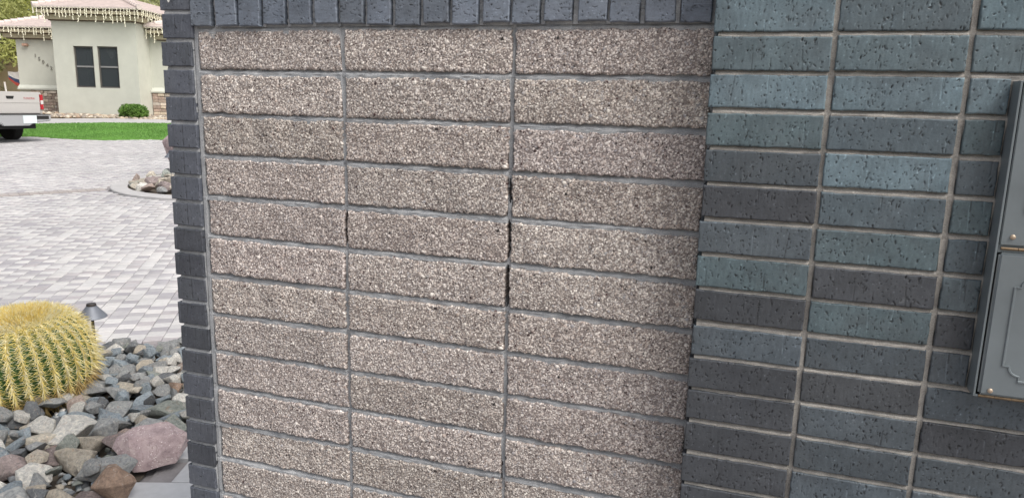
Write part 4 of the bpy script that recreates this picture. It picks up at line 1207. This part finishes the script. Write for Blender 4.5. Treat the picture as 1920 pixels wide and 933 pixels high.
# hip roofs in stepped tile courses
def hip_roof(r0, r1, t0, t1, z, pitch, name='roof'):
    root = None; mb = MB(); n = 14
    half = min(r1-r0, t1-t0)/2; run = half; st = run/n
    for i in range(n):
        o0 = i*st; z0 = z+o0*pitch
        o1 = (i+1)*st+.015
        a = (hx(r0+o0), hx(r1-o0), hy(t0+o0), hy(t1-o0)); b_ = (hx(r0+o1), hx(r1-o1), hy(t0+o1), hy(t1-o1))
        if b_[1] < b_[0]: m = (b_[0]+b_[1])/2; b_ = (m-.001, m+.001, b_[2], b_[3])
        if b_[3] < b_[2]: m = (b_[2]+b_[3])/2; b_ = (b_[0], b_[1], m-.001, m+.001)
        za, zb = hzv(z0), hzv(z0+.055); zc = hzv(z0+st*pitch+.006)
        P_ = [(a[0], a[2]), (a[1], a[2]), (a[1], a[3]), (a[0], a[3])]; Q_ = [(b_[0], b_[2]), (b_[1], b_[2]), (b_[1], b_[3]), (b_[0], b_[3])]
        v = [(x, y, za) for x, y in P_]+[(x, y, zb) for x, y in P_]+[(x, y, zc+.02) for x, y in Q_]+[(x, y, zc-.02) for x, y in Q_]
        f = [(k, (k+1) % 4, 4+(k+1) % 4, 4+k) for k in range(4)]+[(4+k, 4+(k+1) % 4, 8+(k+1) % 4, 8+k) for k in range(4)]
        mb.add(v, f)
    roof = mb.build(name, M_TILE, house)
    # hip caps
    tops = [(hx(r0+half), hy(t0+half)), (hx(r1-half), hy(t0+half))]
    for (cx_, cy_), (tx, ty) in zip([(hx(r0), hy(t0)), (hx(r1), hy(t0))], tops):
        mb = MB(); m = 13
        for k in range(m):
            u0, u1 = k/m, (k+1)/m
            p = Vector((cx_+(tx-cx_)*u0, cy_+(ty-cy_)*u0, hzv(z+half*u0*pitch)+.07)); q_ = Vector((cx_+(tx-cx_)*u1, cy_+(ty-cy_)*u1, hzv(z+half*u1*pitch)+.05))
            mb.tube([p, q_], [.10, .085], 8)
        mb.build('hip_cap', M_TILE2, roof)
    return roof
def eave(r0, r1, t0, t1, z):
    """tile-end shadow line, fascia and soffit band under an eave"""
    mb = MB(); hbox(mb, r0+.10, r1-.10, t0+.10, t1-.10, z-.06, z+.03); mb.build('tile_end_shadow', M_DARKTRIM, house)  # dark strip standing in for the shade at the tile ends
    mb = MB(); hbox(mb, r0+.06, r1-.06, t0+.06, t1-.06, z-.16, z-.061); mb.build('fascia', M_FASCIA, house)
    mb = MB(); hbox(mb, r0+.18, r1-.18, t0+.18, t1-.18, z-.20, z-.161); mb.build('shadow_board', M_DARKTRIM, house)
    mb = MB(); hbox(mb, r0+.24, r1-.24, t0+.24, t1-.24, z-.36, z-.201); mb.build('frieze', M_FASCIA, house)
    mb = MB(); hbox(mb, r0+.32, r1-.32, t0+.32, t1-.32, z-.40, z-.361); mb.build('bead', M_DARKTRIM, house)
E1 = (-16.80, -13.08, 26.62, 33.9, 4.43); hip_roof(*E1[:4], E1[4]+.03, .36); eave(*E1)
E2 = (-20.0, -15.9, 29.10, 35.0, 3.94); hip_roof(*E2[:4], E2[4]+.03, .34); eave(*E2)
E3 = (-13.47, -6.0, 27.55, 34.5, 3.90); hip_roof(*E3[:4], E3[4]+.03, .34)
eave(*E3)
# house number and lamp on the left wing
M_NUM = plain('dark_number', lin(136, 134, 126), .5)
nums = empty('house_number'); nums.parent = house
for i, ch in enumerate('15042'):
    text_mesh(ch, .19, .012, M_NUM, 'numeral', nums, (hx(-18.66+.145*i), hy(lt0)-.014, hzv(2.93-.115*i)), (math.pi/2, 0, 0))
mb = MB(); mb.box((hx(-19.08), hy(lt0)-.14, hzv(3.28)), (hx(-18.88), hy(lt0), hzv(3.38))); mb.build('wall_lamp', plain('lamp_tan', lin(196, 160, 140), .6), house, bevel=.02)
# icicle light strings
random.seed(31)
def icicles(p0, p1, n, lmax, label):
    root = empty('icicle_lights', p0); tag(root, label, 'string lights', 'icicle lights under the eaves')
    d = p1-p0; mb = MB(); pts = []
    for i in range(n*2+1):
        u = i/(n*2); pts.append(d*u+Vector((0, 0, .025*(i % 2)-.01)))
    mb.tube(pts, .008, 4); mb.build('cord', M_BULB, root)
    for i in range(n):
        u = (i+random.uniform(.2, .8))/n; p = d*u
        ln = lmax*random.choice([.35, .5, .62, .8, 1.0])*random.uniform(.85, 1.1); mb = MB()
        q_ = [p+Vector((random.gauss(0, .008), random.gauss(0, .008), -ln*k/5)) for k in range(6)]
        mb.tube(q_, [.009, .009, .010, .010, .012, .012], 4)
        for k in range(1, 6):
            mb.lathe([(.004, -.028), (.016, -.016), (.018, 0), (.008, .012)], 6, tuple(q_[k]+Vector((random.gauss(0, .012), -.01, 0))))
        mb.build('strand', M_BULB, root)
icicles(W(E1[0], E1[2]-.01, 4.44), W(E1[1], E1[2]-.01, 4.44), 30, .52, 'white icicle lights along the front eave above the two windows')
icicles(W(E1[1]+.01, E1[2], 4.44), W(E1[1]+.01, 28.4, 4.44), 11, .48, 'white icicle lights round the corner eave beside the front gable wall')
icicles(W(E1[0]-.01, E1[2], 4.44), W(E1[0]-.01, 28.9, 4.44), 10, .48, 'white icicle lights on the return eave above the numbered wing roof')
icicles(W(E2[0], E2[2]-.01, 3.95), W(-16.5, E2[2]-.01, 3.95), 25, .50, 'white icicle lights along the eave above the house number')
icicles(W(E3[0], E3[2]-.01, 3.91), W(-11.8, E3[2]-.01, 3.91), 10, .52, 'white icicle lights on the low eave over the stone base')

# gravel strip, small stones along the house foot
sv_ = []; sf_ = []; sc2 = []; base_i = 0
ico = bmesh.new(); bmesh.ops.create_icosphere(ico, subdivisions=1, radius=1); iv = np.array([v.co[:] for v in ico.verts]); iff = np.array([[v.index for v in f.verts] for f in ico.faces]); ico.free()
for _ in range(1500):
    r = random.uniform(-19.5, -11.5); t = random.uniform(26.0, 26.95) if r > -16.4 else random.uniform(25.6, 29.4)
    if r < -14 and t < 25.95+(r+14.1)*.31+.2: continue
    s = random.uniform(.02, .07)*random.choice([1, 1, 1, 1.7]); p = G(r, t, .005)
    sv_.append(iv*np.array([s, s*random.uniform(.6, 1), s*.6])*(1+.25*RNG.random((12, 1)))+np.array(p)); sf_.append(iff+base_i); base_i += 12
    c = lin(*random.choice([(186, 172, 152), (168, 156, 140), (150, 140, 130), (204, 194, 178), (160, 140, 122)])); sc2.append(np.tile(c[:3], (12, 1)))
o = obj('foundation_gravel', mesh_np('foundation_gravel', np.concatenate(sv_), np.concatenate(sf_), np.concatenate(sc2), [m_vcol('gravel_stone', .9, 30, .2, .2, 0)]))
tag(o, 'tan gravel and cobbles along the foot of the house', 'gravel', kind='stuff')

# ------------------------------------------------------------------ vegetation
def leaves_mesh(name, centers, n, size, mat, aspect=.45, seed=1, droop=.2):
    rg = np.random.default_rng(seed); V = []; C_ = []
    cs = np.array([c[:3] for c in centers]); rs = np.array([c[3] for c in centers]); wts = rs**2/np.sum(rs**2)
    k = rg.choice(len(centers), n, p=wts)
    d = rg.normal(size=(n, 3)); d /= np.linalg.norm(d, axis=1)[:, None]
    rad_ = rg.random(n)**.45
    P_ = cs[k]+d*(rs[k]*rad_)[:, None]*np.array([1, 1, .82])
    a = rg.normal(size=(n, 3)); a /= np.linalg.norm(a, axis=1)[:, None]
    b_ = np.cross(a, rg.normal(size=(n, 3))); b_ /= np.linalg.norm(b_, axis=1)[:, None]
    s = size*rg.uniform(.6, 1.4, n)
    va = a*s[:, None]; vb = b_*(s*aspect)[:, None]
    Q = np.stack([P_-va, P_-vb*.9, P_+va, P_+vb*.9], 1)
    cl = rg.uniform(.75, 1.25, (len(centers), 1))[k]*rg.uniform(.8, 1.2, (n, 1))*np.array([1, 1, 1])
    cc_ = np.repeat(cl, 4, 0)
    return mesh_np(name, Q.reshape(-1, 3), np.arange(n*4).reshape(-1, 4), cc_, [mat])
M_OLIVE = m_leaf('olive_leaf', lin(152, 158, 92), lin(190, 192, 122), 1.2)
M_SAGE = m_leaf('sage_leaf', lin(150, 156, 108), lin(190, 190, 140), 1.2)
M_BUSH = m_leaf('bush_leaf', lin(84, 124, 50), lin(128, 162, 78), 4)
M_BARK = plain('bark', lin(112, 100, 78), .9, 0, 8, .25, .5)
def tree(r, t, h, spread, mat, label, seed, n=9000, lsize=.10):
    rg = random.Random(seed); p = G(r, t); root = empty('palo_verde_tree', p); tag(root, label, 'tree', 'trees behind the house')
    mb = MB(); cen = []
    base = Vector((0, 0, -.1)); fork = Vector((rg.uniform(-.2, .2), rg.uniform(-.2, .2), h*.22))
    mb.tube([base, base.lerp(fork, .5)+Vector((.05, 0, 0)), fork], [h*.03, h*.025, h*.022], 8)
    for i in range(9):
        a = i*2.4+rg.uniform(-.4, .4); q_ = rg.uniform(.3, 1)*spread; zt = h*rg.uniform(.55, .95)*(1-.25*(q_/spread)**2)
        e = Vector((q_*math.cos(a), q_*math.sin(a), zt)); m = fork.lerp(e, .5)+Vector((0, 0, h*.06))
        mb.tube([fork, m, e], [h*.016, h*.010, h*.004], 6)
        cen.append((*e, spread*rg.uniform(.24, .42)))
        for k in range(3):
            f_ = m.lerp(e, rg.uniform(.2, 1))+Vector((rg.gauss(0, spread*.22), rg.gauss(0, spread*.22), rg.gauss(0, h*.07)))
            mb.tube([m.lerp(e, .4), f_], [h*.006, h*.002], 4); cen.append((*f_, spread*rg.uniform(.16, .32)))
    mb.build('trunk', M_BARK, root)
    obj('crown', leaves_mesh('crown', cen, n, lsize, mat, .4, seed), root)
tree(-24.6, 40, 7.2, 3.0, M_OLIVE, 'broad olive green tree rising behind the numbered wing', 1, 9000, .13)
tree(-29.0, 41, 5.6, 2.8, M_SAGE, 'paler sage tree left of the broad olive tree', 2, 11000, .13)
tree(-21.0, 44, 7.4, 2.3, M_SAGE, 'sage tree showing between the two tiled roofs', 3, 9000, .13)
tree(-33.0, 50, 9.5, 3.6, M_OLIVE, 'tall thin olive tree far behind the boat', 4, 9000, .16)
tree(-29.5, 55, 10.2, 3.2, M_SAGE, 'tall open tree with sky showing through behind the roofs', 5, 6000, .16)
for i, (r, t, s) in enumerate([(-27.5, 44, 1.0), (-29.2, 43.0, 1.3), (-26.0, 46.5, 1.2), (-30.5, 46, 1.5)]):
    root = empty('desert_shrub', G(r, t)); tag(root, 'low olive desert shrub on the slope behind the boat', 'shrub', 'shrubs on the slope behind the boat')
    cen = [(random.gauss(0, s*.45), random.gauss(0, s*.45), s*random.uniform(.3, .8), s*.45) for _ in range(8)]
    obj('foliage', leaves_mesh('foliage', cen, 2500, .08, M_OLIVE, .4, 40+i), root)
    mb = MB()
    for k in range(5): mb.tube([(0, 0, -.05), (cen[k][0]*.6, cen[k][1]*.6, cen[k][2])], [.03, .01], 5)
    mb.build('stem', M_BARK, root)
# clipped bush by the house
root = empty('clipped_bush', G(-13.40, 26.35)); tag(root, 'small clipped green bush at the corner of the stucco wall', 'bush')
cen = []
for i in range(420):
    x, y, z = random.uniform(-.45, .45), random.uniform(-.36, .36), random.uniform(.06, .44)
    if abs(x/.45)**3+abs(y/.36)**3+abs((z-.2)/.26)**3 < 1: cen.append((x, y, z, .07))
obj('foliage', leaves_mesh('foliage', cen, 9500, .026, M_BUSH, .55, 77), root)
mb = MB()
for k in range(7): mb.tube([(0, 0, -.03), (random.uniform(-.3, .3), random.uniform(-.25, .25), .3)], [.015, .006], 5)
mb.build('stem', M_BARK, root)
# slope behind
hv_ = []; hf_ = []; nx_, ny_ = 60, 30
for j in range(ny_):
    for i in range(nx_):
        r = -140+i*4.2; t = 46+j*6.0
        z = .6+max(0, (t-47))*.045+2.2*mnoise.noise(Vector((r*.03, t*.03, 1)))*min(1, (t-46)/25)
        hv_.append(tuple(W(r, t, z)))
for j in range(ny_-1):
    for i in range(nx_-1): hf_.append((j*nx_+i, j*nx_+i+1, (j+1)*nx_+i+1, (j+1)*nx_+i))
me = bpy.data.meshes.new('hill'); me.from_pydata(hv_, [], hf_); me.update()
for p in me.polygons: p.use_smooth = True
me.materials.append(m_ground('desert_slope', [(.3, lin(138, 134, 92)), (.5, lin(176, 162, 126)), (.7, lin(196, 182, 150))], .25, .5, 3))
o = obj('hill', me); o['kind'] = 'structure'
# low tan garden wall behind the boat
mb = MB(); mb.box((-9, -.1, -.1), (6, .1, 2.0)); mb.box((-9.05, -.14, 2.0), (6.05, .14, 2.12))
o = mb.build('garden_wall', plain('tan_block', lin(218, 204, 174), .9, 0, 2, .08, .3)); o.location = G(-26, 42); o.rotation_euler = (0, 0, YR)
tag(o, 'low tan garden wall behind the boat', 'wall')

# ------------------------------------------------------------------ boat on its trailer
def boat():
    c = W(-21.9, 37.0, .81); root = empty('motor_boat', c, YR+math.pi+.12); root.location.z = .81+.62
    tag(root, 'white boat with blue and red hull stripes poking out behind the house', 'boat')
    # hull stations along +x (bow at x=2.6)
    st = [(-2.6, .95, .05), (-1.0, 1.0, .0), (.6, .95, .0), (1.7, .65, .16), (2.35, .28, .42), (2.72, .02, .70)]
    def strip(f0, f1, name, mat):
        V = []; F = []
        for (x, w, zb) in st:
            sheer = .92+.05*max(0, x)
            for s in (-1, 1):
                for f_ in (f0, f1):
                    z = zb+(sheer-zb)*f_; y = s*w*(.55+.45*f_)
                    V.append((x, y, z))
        n = len(st)
        for i in range(n-1):
            a, b_ = i*4, (i+1)*4
            F += [(a, b_, b_+1, a+1), (a+2, a+3, b_+3, b_+2)]
            if f0 == 0: F.append((a, a+2, b_+2, b_))
            if f1 == 1: F.append((a+1, b_+1, b_+3, a+3))
        F.append((0, 1, 3, 2))
        me = bpy.data.meshes.new(name); me.from_pydata(V, [], F); me.update(); me.materials.append(mat); return obj(name, me, root)
    strip(0, .25, 'keel', plain('boat_red', lin(186, 70, 60), .35)); strip(.25, .52, 'blue_stripe', plain('boat_blue', lin(40, 66, 110), .3)); strip(.52, 1, 'topside', plain('gelcoat_white', lin(226, 226, 226), .25))
    mb = MB(); mb.prism([(-1.0, .95), (2.1, 1.02), (1.2, 1.22), (.4, 1.42), (-.9, 1.3)], 'y', -.6, .6); mb.build('deck', bpy.data.materials['gelcoat_white'], root, bevel=.04)
boat()
tr = empty('boat_trailer', W(-22.2, 37.0, .81), YR+math.pi+.12); tag(tr, 'white boat trailer with a tongue jack under the striped boat', 'trailer')
MW = plain('trailer_white', lin(224, 222, 218), .5)
mb = MB()
for s in (-1, 1): mb.tube([(-2.4, s*.7, .5), (1.5, s*.6, .5), (3.0, 0, .52)], .045, 6)
mb.tube([(3.0, 0, .52), (3.7, 0, .55)], .05, 6); mb.build('frame', MW, tr)
mb = MB(); mb.tube([(3.2, .1, .03), (3.2, .1, .98)], .05, 8); mb.tube([(3.2, .1, .98), (3.42, .1, 1.0)], .03, 6); mb.lathe([(.03, -.06), (.11, -.05), (.11, .05), (.03, .06)], 14, (3.2, .1, .11), 'y'); mb.build('tongue_jack', MW, tr)
mb = MB(); mb.tube([(2.6, 0, .52), (2.65, 0, 1.18)], .045, 6); mb.build('winch_post', MW, tr)
for s in (-1, 1):
    mb = MB(); mb.lathe([(.12, -.09), (.29, -.09), (.31, -.06), (.31, .06), (.29, .09), (.12, .09)], 28, (-.6, s*.95, .31), 'y'); mb.build('wheel', M_TYRE, tr, smooth=True)
